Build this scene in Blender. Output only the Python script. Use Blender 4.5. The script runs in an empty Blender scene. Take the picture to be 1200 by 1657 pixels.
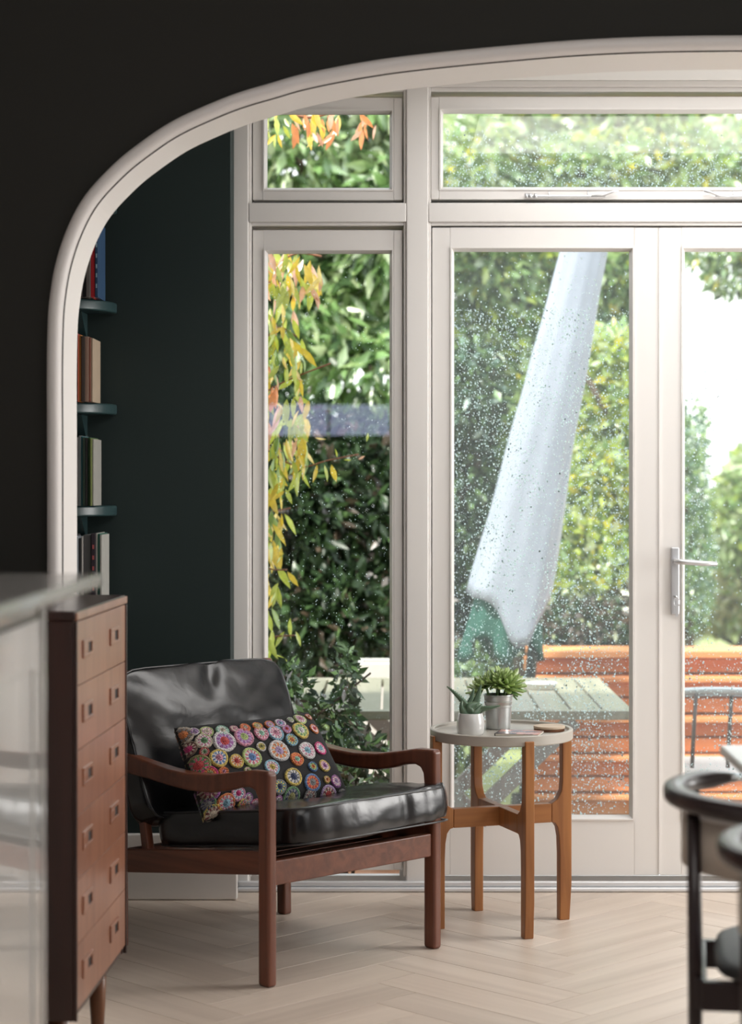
import bpy, bmesh, math, random
import numpy as np
from mathutils import Vector, Matrix, noise

R = math.radians
C = bpy.context.scene.collection
scene = bpy.context.scene
random.seed(7)
rng = np.random.default_rng(7)

# ------------------------------------------------------------------ camera, world, lights, exposure
cam_d = bpy.data.cameras.new('camera')
cam = bpy.data.objects.new('camera', cam_d); C.objects.link(cam); scene.camera = cam
cam.location = (0, 0, 1.26); cam.rotation_euler = (R(90), 0, 0)
cam_d.sensor_fit = 'HORIZONTAL'; cam_d.sensor_width = 24; cam_d.lens = 65
cam_d.shift_x = -30 / 1200; cam_d.shift_y = -48.5 / 1200
cam_d.clip_start = 0.05; cam_d.clip_end = 200
cam_d.dof.use_dof = True; cam_d.dof.focus_distance = 5.55; cam_d.dof.aperture_fstop = 2.7

world = bpy.data.worlds.new('world'); scene.world = world; world.use_nodes = True
wn = world.node_tree; wn.nodes.clear()
wo = wn.nodes.new('ShaderNodeOutputWorld'); bg = wn.nodes.new('ShaderNodeBackground')
tc = wn.nodes.new('ShaderNodeTexCoord'); sp = wn.nodes.new('ShaderNodeSeparateXYZ'); rp = wn.nodes.new('ShaderNodeValToRGB')
wn.links.new(tc.outputs['Generated'], sp.inputs[0]); wn.links.new(sp.outputs['Z'], rp.inputs[0])
rp.color_ramp.elements[0].position = 0.0; rp.color_ramp.elements[0].color = (1.0, 1.0, 1.0, 1)
rp.color_ramp.elements[1].position = 0.9; rp.color_ramp.elements[1].color = (0.80, 0.90, 1.0, 1)
wn.links.new(rp.outputs[0], bg.inputs[0]); bg.inputs[1].default_value = 3.3
wn.links.new(bg.outputs[0], wo.inputs[0])

sun_d = bpy.data.lights.new('sun', 'SUN'); sun = bpy.data.objects.new('sun', sun_d); C.objects.link(sun)
sun_d.energy = 8.0; sun_d.angle = R(4); sun_d.color = (1.0, 0.94, 0.84)
sun.rotation_euler = Vector((0.30, 0.42, -0.86)).to_track_quat('-Z', 'Y').to_euler()

def area(name, loc, aim, sx, sy, power, col):
    d = bpy.data.lights.new(name, 'AREA'); o = bpy.data.objects.new(name, d); C.objects.link(o)
    d.shape = 'RECTANGLE'; d.size = sx; d.size_y = sy; d.energy = power; d.color = col
    o.location = loc; o.rotation_euler = (Vector(aim) - Vector(loc)).to_track_quat('-Z', 'Y').to_euler()
    return o
area('kitchen_ceiling_fill', (0.9, 1.2, 3.34), (0.7, 2.9, 0), 3.4, 2.6, 74, (1.0, 0.97, 0.93))  # added fill lamp under the closed ceiling, lifts the camera side
area('kitchen_side_fill', (2.9, 2.2, 1.5), (0, 3.6, 0.9), 2.2, 1.6, 22, (0.95, 0.98, 1.0))  # added fill lamp by the solid right wall, no opening behind it
area('garden_window_daylight', (2.95, 5.50, 1.15), (-0.3, 5.40, 0.6), 1.1, 1.3, 58, (1.0, 0.98, 0.95))
area('garden_room_ceiling_fill', (1.25, 5.50, 2.48), (1.25, 5.50, 0), 1.9, 0.9, 25, (1.0, 0.98, 0.96))  # added overhead fill, placed for the sheen on the back cushion

vs = scene.view_settings
vs.view_transform = 'Standard'; vs.look = 'None'; vs.exposure = 0.0; vs.gamma = 1.0; vs.use_curve_mapping = False
scene.cycles.use_denoising = True
scene.cycles.max_bounces = 10; scene.cycles.diffuse_bounces = 5; scene.cycles.glossy_bounces = 4
scene.cycles.transmission_bounces = 8; scene.cycles.transparent_max_bounces = 16
scene.cycles.caustics_reflective = False; scene.cycles.caustics_refractive = False
scene.cycles.sample_clamp_indirect = 6

# ------------------------------------------------------------------ materials
def newmat(name):
    m = bpy.data.materials.new(name); m.use_nodes = True
    return m, m.node_tree, m.node_tree.nodes['Principled BSDF']

def plain(name, col, rough=0.5, metal=0.0, var=0.06, scale=6.0, bump=0.0, bscale=200.0, coat=0.0, spec=0.5, sheen=0.0):
    m, t, b = newmat(name)
    N, L = t.nodes, t.links
    co = N.new('ShaderNodeTexCoord'); nz = N.new('ShaderNodeTexNoise')
    nz.inputs['Scale'].default_value = scale; nz.inputs['Detail'].default_value = 4
    L.new(co.outputs['Object'], nz.inputs['Vector'])
    mx = N.new('ShaderNodeMix'); mx.data_type = 'RGBA'
    mx.inputs[6].default_value = (*[c * (1 - var) for c in col], 1)
    mx.inputs[7].default_value = (*[min(1, c * (1 + var)) for c in col], 1)
    L.new(nz.outputs['Fac'], mx.inputs[0]); L.new(mx.outputs[2], b.inputs['Base Color'])
    b.inputs['Roughness'].default_value = rough; b.inputs['Metallic'].default_value = metal
    b.inputs['Coat Weight'].default_value = coat; b.inputs['Specular IOR Level'].default_value = spec
    b.inputs['Sheen Weight'].default_value = sheen
    if bump:
        n2 = N.new('ShaderNodeTexNoise'); n2.inputs['Scale'].default_value = bscale
        L.new(co.outputs['Object'], n2.inputs['Vector'])
        bp = N.new('ShaderNodeBump'); bp.inputs['Strength'].default_value = bump; bp.inputs['Distance'].default_value = 0.002
        L.new(n2.outputs['Fac'], bp.inputs['Height']); L.new(bp.outputs[0], b.inputs['Normal'])
    return m

def wood(name, base, dark, axis='Z', rough=0.4, scale=18, rand=0.0, knots=0.0, coat=0.0, amount=0.6):
    m, t, b = newmat(name)
    N, L = t.nodes, t.links
    co = N.new('ShaderNodeTexCoord'); mp = N.new('ShaderNodeMapping')
    s = [scale, scale, scale]; s['XYZ'.index(axis)] = scale * 0.07
    mp.inputs['Scale'].default_value = s
    L.new(co.outputs['Object'], mp.inputs['Vector'])
    oi = N.new('ShaderNodeObjectInfo'); ad = N.new('ShaderNodeVectorMath'); ad.operation = 'MULTIPLY_ADD'
    ad.inputs[1].default_value = (37, 37, 37)
    cmb = N.new('ShaderNodeCombineXYZ')
    for k in range(3): L.new(oi.outputs['Random'], cmb.inputs[k])
    L.new(cmb.outputs[0], ad.inputs[0]); L.new(mp.outputs[0], ad.inputs[2])
    n1 = N.new('ShaderNodeTexNoise'); n1.inputs['Scale'].default_value = 1.0; n1.inputs['Detail'].default_value = 8; n1.inputs['Distortion'].default_value = 1.2
    n2 = N.new('ShaderNodeTexNoise'); n2.inputs['Scale'].default_value = 6.0; n2.inputs['Detail'].default_value = 3
    L.new(ad.outputs[0], n1.inputs['Vector']); L.new(ad.outputs[0], n2.inputs['Vector'])
    r1 = N.new('ShaderNodeValToRGB'); r1.color_ramp.elements[0].position = 0.36; r1.color_ramp.elements[1].position = 0.66
    L.new(n1.outputs['Fac'], r1.inputs[0])
    ml = N.new('ShaderNodeMath'); ml.operation = 'MULTIPLY'; ml.inputs[1].default_value = amount
    L.new(r1.outputs[0], ml.inputs[0])
    m2 = N.new('ShaderNodeMath'); m2.operation = 'MULTIPLY_ADD'; m2.inputs[1].default_value = 0.35
    L.new(n2.outputs['Fac'], m2.inputs[0]); L.new(ml.outputs[0], m2.inputs[2])
    mx = N.new('ShaderNodeMix'); mx.data_type = 'RGBA'
    mx.inputs[6].default_value = (*base, 1); mx.inputs[7].default_value = (*dark, 1)
    L.new(m2.outputs[0], mx.inputs[0])
    out = mx.outputs[2]
    if rand:
        hs = N.new('ShaderNodeHueSaturation')
        mr = N.new('ShaderNodeMapRange'); mr.inputs[3].default_value = 1 - rand; mr.inputs[4].default_value = 1 + rand
        L.new(oi.outputs['Random'], mr.inputs[0]); L.new(mr.outputs[0], hs.inputs['Value']); L.new(out, hs.inputs['Color']); out = hs.outputs[0]
    if knots:
        n3 = N.new('ShaderNodeTexNoise'); n3.inputs['Scale'].default_value = 0.55; n3.inputs['Detail'].default_value = 2
        L.new(ad.outputs[0], n3.inputs['Vector'])
        r3 = N.new('ShaderNodeValToRGB'); r3.color_ramp.elements[0].position = 0.64; r3.color_ramp.elements[1].position = 0.76
        L.new(n3.outputs['Fac'], r3.inputs[0])
        mk = N.new('ShaderNodeMix'); mk.data_type = 'RGBA'; mk.inputs[7].default_value = (*[d * 0.8 for d in dark], 1)
        mm = N.new('ShaderNodeMath'); mm.operation = 'MULTIPLY'; mm.inputs[1].default_value = knots
        L.new(r3.outputs[0], mm.inputs[0]); L.new(mm.outputs[0], mk.inputs[0]); L.new(out, mk.inputs[6]); out = mk.outputs[2]
    L.new(out, b.inputs['Base Color'])
    b.inputs['Roughness'].default_value = rough; b.inputs['Coat Weight'].default_value = coat; b.inputs['Coat Roughness'].default_value = 0.25
    bp = N.new('ShaderNodeBump'); bp.inputs['Strength'].default_value = 0.12; bp.inputs['Distance'].default_value = 0.001
    L.new(m2.outputs[0], bp.inputs['Height']); L.new(bp.outputs[0], b.inputs['Normal'])
    return m

def leather(name):
    m, t, b = newmat(name)
    N, L = t.nodes, t.links
    co = N.new('ShaderNodeTexCoord')
    v = N.new('ShaderNodeTexVoronoi'); v.inputs['Scale'].default_value = 420; L.new(co.outputs['Object'], v.inputs['Vector'])
    n = N.new('ShaderNodeTexNoise'); n.inputs['Scale'].default_value = 9; n.inputs['Detail'].default_value = 4; n.inputs['Distortion'].default_value = 0.3
    L.new(co.outputs['Object'], n.inputs['Vector'])
    rr = N.new('ShaderNodeMapRange'); rr.inputs[3].default_value = 0.17; rr.inputs[4].default_value = 0.29
    L.new(n.outputs['Fac'], rr.inputs[0]); L.new(rr.outputs[0], b.inputs['Roughness'])
    b1 = N.new('ShaderNodeBump'); b1.inputs['Strength'].default_value = 0.22; b1.inputs['Distance'].default_value = 0.01
    L.new(n.outputs['Fac'], b1.inputs['Height'])
    b2 = N.new('ShaderNodeBump'); b2.inputs['Strength'].default_value = 0.12; b2.inputs['Distance'].default_value = 0.0006
    L.new(v.outputs['Distance'], b2.inputs['Height']); L.new(b1.outputs[0], b2.inputs['Normal']); L.new(b2.outputs[0], b.inputs['Normal'])
    b.inputs['Base Color'].default_value = (0.008, 0.008, 0.0095, 1); b.inputs['Specular IOR Level'].default_value = 0.6
    return m

def yarn(name, col):
    m, t, b = newmat('yarn_' + name)
    N, L = t.nodes, t.links
    co = N.new('ShaderNodeTexCoord')
    v = N.new('ShaderNodeTexVoronoi'); v.inputs['Scale'].default_value = 330; L.new(co.outputs['Object'], v.inputs['Vector'])
    r = N.new('ShaderNodeValToRGB'); r.color_ramp.elements[0].position = 0.25; r.color_ramp.elements[1].position = 0.75
    r.color_ramp.elements[0].color = (*col, 1); r.color_ramp.elements[1].color = (*[c * 0.3 for c in col], 1)
    L.new(v.outputs['Distance'], r.inputs[0]); L.new(r.outputs[0], b.inputs['Base Color'])
    bp = N.new('ShaderNodeBump'); bp.inputs['Strength'].default_value = 0.9; bp.inputs['Distance'].default_value = 0.002; bp.invert = True
    L.new(v.outputs['Distance'], bp.inputs['Height']); L.new(bp.outputs[0], b.inputs['Normal'])
    b.inputs['Roughness'].default_value = 0.85; b.inputs['Sheen Weight'].default_value = 0.3
    return m

def leafmat(name, col, trans=0.45, rough=0.35, var=0.35, gloss=0.10, tcol=None):
    m = bpy.data.materials.new(name); m.use_nodes = True; t = m.node_tree; N, L = t.nodes, t.links
    N.clear(); out = N.new('ShaderNodeOutputMaterial')
    co = N.new('ShaderNodeTexCoord'); nz = N.new('ShaderNodeTexNoise'); nz.inputs['Scale'].default_value = 3.5; nz.inputs['Detail'].default_value = 3
    L.new(co.outputs['Object'], nz.inputs['Vector'])
    mx = N.new('ShaderNodeMix'); mx.data_type = 'RGBA'
    mx.inputs[6].default_value = (*[c * (1 - var) for c in col], 1); mx.inputs[7].default_value = (*[min(1, c * (1 + var)) for c in col], 1)
    L.new(nz.outputs['Fac'], mx.inputs[0])
    d = N.new('ShaderNodeBsdfDiffuse'); tr = N.new('ShaderNodeBsdfTranslucent'); g = N.new('ShaderNodeBsdfGlossy'); g.inputs['Roughness'].default_value = rough
    L.new(mx.outputs[2], d.inputs[0])
    if tcol: tr.inputs[0].default_value = (*tcol, 1)
    else: L.new(mx.outputs[2], tr.inputs[0])
    m1 = N.new('ShaderNodeMixShader'); m1.inputs[0].default_value = trans; L.new(d.outputs[0], m1.inputs[1]); L.new(tr.outputs[0], m1.inputs[2])
    m2 = N.new('ShaderNodeMixShader'); m2.inputs[0].default_value = gloss; L.new(m1.outputs[0], m2.inputs[1]); L.new(g.outputs[0], m2.inputs[2])
    L.new(m2.outputs[0], out.inputs[0])
    return m

def glassmat(name, film):
    m = bpy.data.materials.new(name); m.use_nodes = True; t = m.node_tree; N, L = t.nodes, t.links
    N.clear(); out = N.new('ShaderNodeOutputMaterial')
    tr = N.new('ShaderNodeBsdfTransparent'); tr.inputs[0].default_value = (0.975, 0.99, 0.985, 1)
    g = N.new('ShaderNodeBsdfGlossy'); g.inputs['Roughness'].default_value = 0.0
    f = N.new('ShaderNodeFresnel'); f.inputs[0].default_value = 1.5
    m1 = N.new('ShaderNodeMixShader'); L.new(f.outputs[0], m1.inputs[0]); L.new(tr.outputs[0], m1.inputs[1]); L.new(g.outputs[0], m1.inputs[2])
    tl = N.new('ShaderNodeBsdfTranslucent'); tl.inputs[0].default_value = (0.95, 1, 1, 1)
    m2 = N.new('ShaderNodeMixShader'); m2.inputs[0].default_value = film; L.new(m1.outputs[0], m2.inputs[1]); L.new(tl.outputs[0], m2.inputs[2])
    L.new(m2.outputs[0], out.inputs[0])
    return m

def watermat():
    m = bpy.data.materials.new('rain_water'); m.use_nodes = True; t = m.node_tree; N, L = t.nodes, t.links
    N.clear(); out = N.new('ShaderNodeOutputMaterial'); g = N.new('ShaderNodeBsdfGlass'); g.inputs['IOR'].default_value = 1.33
    g.inputs['Roughness'].default_value = 0.0
    tl = N.new('ShaderNodeBsdfTranslucent'); tl.inputs[0].default_value = (0.9, 1.0, 1.0, 1)
    mx = N.new('ShaderNodeMixShader'); mx.inputs[0].default_value = 0.84
    L.new(g.outputs[0], mx.inputs[1]); L.new(tl.outputs[0], mx.inputs[2]); L.new(mx.outputs[0], out.inputs[0])
    return m

M = {}
M['white'] = plain('white_gloss_paint', (0.80, 0.775, 0.75), 0.38, var=0.015, scale=3, bump=0.03, bscale=60)
M['white_in'] = plain('white_ceiling_paint', (0.88, 0.87, 0.85), 0.7, var=0.02)
M['arch_white'] = plain('arch_plaster_paint', (0.78, 0.74, 0.72), 0.5, var=0.02, scale=3, bump=0.05, bscale=30)
M['charcoal'] = plain('charcoal_wall_paint', (0.022, 0.021, 0.018), 0.75, var=0.06, scale=2, bump=0.05, bscale=120, spec=0.3)
M['green'] = plain('dark_green_wall_paint', (0.018, 0.030, 0.029), 0.62, var=0.06, scale=2, bump=0.05, bscale=90, spec=0.3)
M['greenshelf'] = plain('dark_green_shelf_paint', (0.026, 0.055, 0.058), 0.3, var=0.05)
M['side_wall'] = plain('kitchen_wall_paint', (0.55, 0.53, 0.50), 0.8, var=0.03)
M['floor'] = wood('pale_oak', (0.70, 0.60, 0.51), (0.50, 0.41, 0.34), 'X', 0.42, 9, rand=0.07, knots=0.25, amount=0.5)
M['subfloor'] = plain('subfloor', (0.16, 0.12, 0.09), 0.9)
M['teak'] = wood('red_brown_teak', (0.20, 0.066, 0.034), (0.085, 0.026, 0.015), 'Y', 0.36, 26, coat=0.15)
M['teakz'] = wood('red_brown_teak_upright', (0.20, 0.066, 0.034), (0.085, 0.026, 0.015), 'Z', 0.36, 26, coat=0.15)
M['acacia'] = wood('honey_acacia', (0.40, 0.165, 0.05), (0.20, 0.072, 0.022), 'Z', 0.42, 22, knots=0.5)
M['acaciax'] = wood('honey_acacia_rail', (0.40, 0.165, 0.05), (0.20, 0.072, 0.022), 'X', 0.42, 22, knots=0.5)
M['chest'] = wood('polished_teak_veneer', (0.38, 0.17, 0.10), (0.22, 0.085, 0.05), 'Z', 0.30, 16, coat=0.55)
M['chestdark'] = wood('dark_teak_edge', (0.045, 0.013, 0.009), (0.02, 0.007, 0.005), 'Z', 0.3, 20, coat=0.3)
M['chestleg'] = wood('teak_leg', (0.19, 0.075, 0.03), (0.10, 0.035, 0.016), 'Z', 0.4, 20)
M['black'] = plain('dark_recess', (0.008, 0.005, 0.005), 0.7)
M['leather'] = leather('black_leather')
M['piping'] = plain('black_leather_piping', (0.014, 0.014, 0.016), 0.35, spec=0.7)
M['pillow'] = plain('black_cotton', (0.012, 0.011, 0.012), 0.9, bump=0.4, bscale=900)
M['tray'] = plain('greige_lacquer', (0.45, 0.42, 0.375), 0.42, var=0.02)
M['porcelain'] = plain('pale_grey_ceramic', (0.60, 0.60, 0.59), 0.18, var=0.03, coat=0.3)
M['zinc'] = plain('galvanised_zinc', (0.58, 0.60, 0.60), 0.36, metal=0.9, var=0.15, scale=40, bump=0.1, bscale=120)
M['soil'] = plain('potting_soil', (0.05, 0.032, 0.02), 0.95, var=0.4, scale=120, bump=0.8, bscale=300)
M['chrome'] = plain('satin_nickel', (0.72, 0.73, 0.75), 0.35, metal=0.7)
M['threshold'] = plain('pale_anodised_threshold', (0.74, 0.75, 0.77), 0.3, metal=0.35)
M['counter'] = plain('grey_worktop', (0.32, 0.31, 0.30), 0.22, var=0.05, coat=0.4)
M['gloss'] = plain('white_gloss_cabinet', (0.62, 0.61, 0.59), 0.08, var=0.01, coat=0.8)
M['gapgrey'] = plain('shadow_gap_grey', (0.16, 0.14, 0.125), 0.4)
M['steeldark'] = plain('dark_stained_beech', (0.022, 0.010, 0.011), 0.38, var=0.2, scale=20, coat=0.25)
M['shell'] = plain('taupe_wool', (0.58, 0.50, 0.43), 0.9, bump=0.4, bscale=700, sheen=0.3)
M['shellpipe'] = plain('pale_piping', (0.62, 0.60, 0.60), 0.55)
M['seatgrey'] = plain('charcoal_seat_leather', (0.03, 0.03, 0.032), 0.5)
M['tabletop'] = plain('white_table_laminate', (0.82, 0.82, 0.84), 0.25, var=0.01)
M['glass'] = glassmat('window_glass', 0.0)
M['wetglass'] = glassmat('rain_wet_glass', 0.055)
M['water'] = watermat()
M['cedar'] = wood('orange_stained_timber', (0.80, 0.36, 0.14), (0.50, 0.18, 0.06), 'X', 0.5, 9, rand=0.16, amount=0.7)
M['deck'] = wood('wet_deck_board', (0.42, 0.20, 0.10), (0.20, 0.085, 0.045), 'X', 0.35, 9, rand=0.15)
M['greywood'] = wood('weathered_grey_table_wood', (0.36, 0.34, 0.27), (0.19, 0.19, 0.13), 'Y', 0.35, 10, rand=0.15)
M['greyleg'] = plain('grey_metal_trestle', (0.36, 0.35, 0.33), 0.45, var=0.1)
M['cover'] = plain('pale_blue_grey_parasol_cover', (0.29, 0.32, 0.385), 0.55, var=0.12, scale=4, bump=0.9, bscale=9)
M['canopy'] = plain('teal_green_canvas', (0.015, 0.085, 0.062), 0.8, var=0.2)
M['darkmetal'] = plain('dark_green_metal', (0.02, 0.03, 0.025), 0.35, metal=0.3)
M['chairmetal'] = plain('wet_grey_outdoor_metal', (0.50, 0.52, 0.52), 0.3, metal=0.4)
M['chairslat'] = plain('dark_brown_slat', (0.07, 0.045, 0.035), 0.45)
M['lawn'] = plain('lawn_ground', (0.22, 0.25, 0.09), 0.95, var=0.35, scale=3, bump=0.5, bscale=80)
M['stone'] = plain('pale_stone', (0.62, 0.60, 0.56), 0.7, var=0.1, scale=8)
M['bark'] = plain('bark', (0.07, 0.05, 0.035), 0.9, var=0.4, scale=20, bump=0.8, bscale=40)
M['twig'] = plain('red_brown_twig', (0.26, 0.10, 0.05), 0.6)
M['rosette'] = leafmat('rosette_leaf_green', (0.50, 0.66, 0.24), 0.45, 0.35, 0.3, 0.12)
M['rosette2'] = leafmat('rosette_leaf_deep_green', (0.26, 0.44, 0.15), 0.35, 0.35, 0.3, 0.12)
M['aloe'] = leafmat('aloe_leaf_green', (0.10, 0.20, 0.115), 0.12, 0.35, 0.25, 0.12)
M['aloetooth'] = plain('aloe_teeth', (0.36, 0.45, 0.32), 0.6)
M['paper'] = plain('book_paper', (0.7, 0.66, 0.58), 0.9)
M['coaster'] = wood('pale_coaster_wood', (0.62, 0.50, 0.38), (0.48, 0.36, 0.26), 'X', 0.6, 20)
M['houseext'] = plain('house_render', (0.6, 0.57, 0.52), 0.9)

# ------------------------------------------------------------------ geometry helpers
def link(name, me, mats, parent=None, smooth=False, loc=None, rot=None):
    o = bpy.data.objects.new(name, me); C.objects.link(o)
    if not isinstance(mats, (list, tuple)): mats = [mats]
    for m in mats:
        if m is not None: me.materials.append(m)
    if smooth: me.polygons.foreach_set('use_smooth', [True] * len(me.polygons))
    if parent is not None: o.parent = parent
    if loc is not None: o.location = loc
    if rot is not None: o.rotation_euler = rot
    return o

def pymesh(name, v, f, mats, parent=None, smooth=False, mi=None, **k):
    me = bpy.data.meshes.new(name); me.from_pydata([tuple(p) for p in v], [], f); me.update()
    o = link(name, me, mats, parent, smooth, **k)
    if mi is not None: me.polygons.foreach_set('material_index', mi)
    return o

def bevel(o, w, seg=2, ang=40):
    b = o.modifiers.new('bevel', 'BEVEL'); b.width = w; b.segments = seg; b.limit_method = 'ANGLE'; b.angle_limit = R(ang)
    o.data.polygons.foreach_set('use_smooth', [True] * len(o.data.polygons))
    n = o.modifiers.new('wn', 'WEIGHTED_NORMAL'); n.keep_sharp = True
    return o

BF = [(0, 1, 2, 3), (7, 6, 5, 4), (0, 4, 5, 1), (1, 5, 6, 2), (2, 6, 7, 3), (3, 7, 4, 0)]
def boxv(x0, x1, y0, y1, z0, z1):
    return [(x0, y0, z0), (x0, y1, z0), (x1, y1, z0), (x1, y0, z0), (x0, y0, z1), (x0, y1, z1), (x1, y1, z1), (x1, y0, z1)]
def box(name, x0, x1, y0, y1, z0, z1, m, parent=None, bev=0.0, seg=2, **k):
    o = pymesh(name, boxv(x0, x1, y0, y1, z0, z1), BF, m, parent, **k)
    if bev: bevel(o, bev, seg)
    return o
def boxes(name, lst, m, parent=None, bev=0.0):
    v, f = [], []
    for b in lst:
        n = len(v); v += boxv(*b); f += [tuple(i + n for i in q) for q in BF]
    o = pymesh(name, v, f, m, parent)
    if bev: bevel(o, bev)
    return o

def prism(name, pts, t, m, parent=None, mat4=None, bev=0.0, seg=2):
    """pts outline (a,b) counter-clockwise; extruded over +-t/2; local axes X=a, Z=b, Y=thickness"""
    n = len(pts); v = [(a, -t / 2, b) for a, b in pts] + [(a, t / 2, b) for a, b in pts]
    f = [tuple(range(n)), tuple(range(2 * n - 1, n - 1, -1))] + [((i + 1) % n, i, i + n, (i + 1) % n + n) for i in range(n)]
    if mat4 is not None: v = [mat4 @ Vector(p) for p in v]
    me = bpy.data.meshes.new(name); me.from_pydata([tuple(p) for p in v], [], f)
    bm = bmesh.new(); bm.from_mesh(me); bmesh.ops.recalc_face_normals(bm, faces=bm.faces)
    bm.to_mesh(me); bm.free()
    o = link(name, me, m, parent)
    if bev: bevel(o, bev, seg, 35)
    return o

def tubegeo(pts, rad, seg=8, closed=False, squash=None):
    pts = [Vector(p) for p in pts]; n = len(pts)
    rad = rad if isinstance(rad, (list, tuple)) else [rad] * n
    v, f = [], []
    up = Vector((0, 0, 1)); t0 = (pts[1] - pts[0]).normalized()
    if abs(t0.dot(up)) > 0.9: up = Vector((1, 0, 0))
    side = t0.cross(up).normalized()
    for i, p in enumerate(pts):
        if closed: t = (pts[(i + 1) % n] - pts[i - 1]).normalized()
        else: t = (pts[min(i + 1, n - 1)] - pts[max(i - 1, 0)]).normalized()
        side = (side - t * side.dot(t))
        side = side.normalized() if side.length > 1e-6 else t.orthogonal().normalized()
        u2 = side.cross(t)
        for k in range(seg):
            a = 2 * math.pi * k / seg
            s = squash or (1, 1)
            v.append(p + (side * math.cos(a) * s[0] + u2 * math.sin(a) * s[1]) * rad[i])
    m = n if closed else n - 1
    for i in range(m):
        for k in range(seg):
            a, b = i * seg + k, i * seg + (k + 1) % seg
            c, d = ((i + 1) % n) * seg + (k + 1) % seg, ((i + 1) % n) * seg + k
            f.append((a, b, c, d))
    if not closed:
        f.append(tuple(range(seg - 1, -1, -1))); f.append(tuple(range((n - 1) * seg, n * seg)))
    return v, f
def fixn(o):
    bm = bmesh.new(); bm.from_mesh(o.data); bmesh.ops.recalc_face_normals(bm, faces=bm.faces); bm.to_mesh(o.data); bm.free(); return o
def tube(name, pts, rad, m, parent=None, seg=8, closed=False, squash=None, **k):
    v, f = tubegeo(pts, rad, seg, closed, squash)
    return fixn(pymesh(name, v, f, m, parent, True, **k))
def lathe(name, prof, m, parent=None, seg=40, c=(0, 0, 0), smooth=True, ang=30):
    v, f = [], []
    for r, z in prof:
        for k in range(seg):
            a = 2 * math.pi * k / seg; v.append((c[0] + r * math.cos(a), c[1] + r * math.sin(a), c[2] + z))
    for i in range(len(prof) - 1):
        for k in range(seg):
            f.append((i * seg + k, i * seg + (k + 1) % seg, (i + 1) * seg + (k + 1) % seg, (i + 1) * seg + k))
    f.append(tuple(range(seg - 1, -1, -1))); n = (len(prof) - 1) * seg; f.append(tuple(range(n, n + seg)))
    o = fixn(pymesh(name, v, f, m, parent, smooth))
    if smooth:
        e = o.modifiers.new('es', 'EDGE_SPLIT'); e.split_angle = R(ang)
    return o

def empty(name, loc=(0, 0, 0), rz=0.0):
    o = bpy.data.objects.new(name, None); C.objects.link(o); o.location = loc; o.rotation_euler = (0, 0, rz); o.empty_display_size = 0.1
    return o
def tag(o, label, cat, group=None, kind=None):
    o['label'] = label; o['category'] = cat
    if group: o['group'] = group
    if kind: o['kind'] = kind
    return o
def struct(o): o['kind'] = 'structure'; return o
def copy_tree(o, parent=None):
    c = o.copy(); C.objects.link(c); c.parent = parent
    for ch in list(o.children): copy_tree(ch, c)
    return c

# ------------------------------------------------------------------ ROOM SHELL
# floor: herringbone of separate planks
fl = box('floor', -2.4, 3.1, -3.0, 6.30, -0.10, -0.013, M['subfloor']); struct(fl)
PW, PL, PT = 0.1386, 0.577, 0.012
s2 = math.sqrt(2)
gx0, gy0 = 0.474 - s2 * PL, 4.745
GAP = 0.0009
XMIN, XMAX, YMIN, YMAX = -2.38, 3.08, -2.98, 6.235
def clip_poly(poly, f):
    out = []
    for i in range(len(poly)):
        a, b = poly[i], poly[(i + 1) % len(poly)]; da, db = f(a), f(b)
        if da >= 0: out.append(a)
        if (da >= 0) != (db >= 0):
            t = da / (da - db); out.append((a[0] + (b[0] - a[0]) * t, a[1] + (b[1] - a[1]) * t))
    return out
def slabgeo(poly, z0, z1, ch=0.0004):
    n = len(poly); cx = sum(p[0] for p in poly) / n; cy = sum(p[1] for p in poly) / n
    def ins(p): 
        d = math.hypot(p[0] - cx, p[1] - cy) or 1; k = ch * 1.4 / d; return (p[0] + (cx - p[0]) * k, p[1] + (cy - p[1]) * k)
    v = [(*p, z0) for p in poly] + [(*p, z1 - ch) for p in poly] + [(*ins(p), z1) for p in poly]
    f = []
    for i in range(n):
        j = (i + 1) % n; f += [(i, j, n + j, n + i), (n + i, n + j, 2 * n + j, 2 * n + i)]
    f.append(tuple(range(2 * n, 3 * n)))
    return v, f
rect = [(-PL / 2 + GAP, -PW / 2 + GAP), (PL / 2 - GAP, -PW / 2 + GAP), (PL / 2 - GAP, PW / 2 - GAP), (-PL / 2 + GAP, PW / 2 - GAP)]
fv, ff = slabgeo(rect, -PT, 0)
full_me = bpy.data.meshes.new('plank'); full_me.from_pydata(fv, [], ff); full_me.materials.append(M['floor'])
stv, stf = [], []
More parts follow.
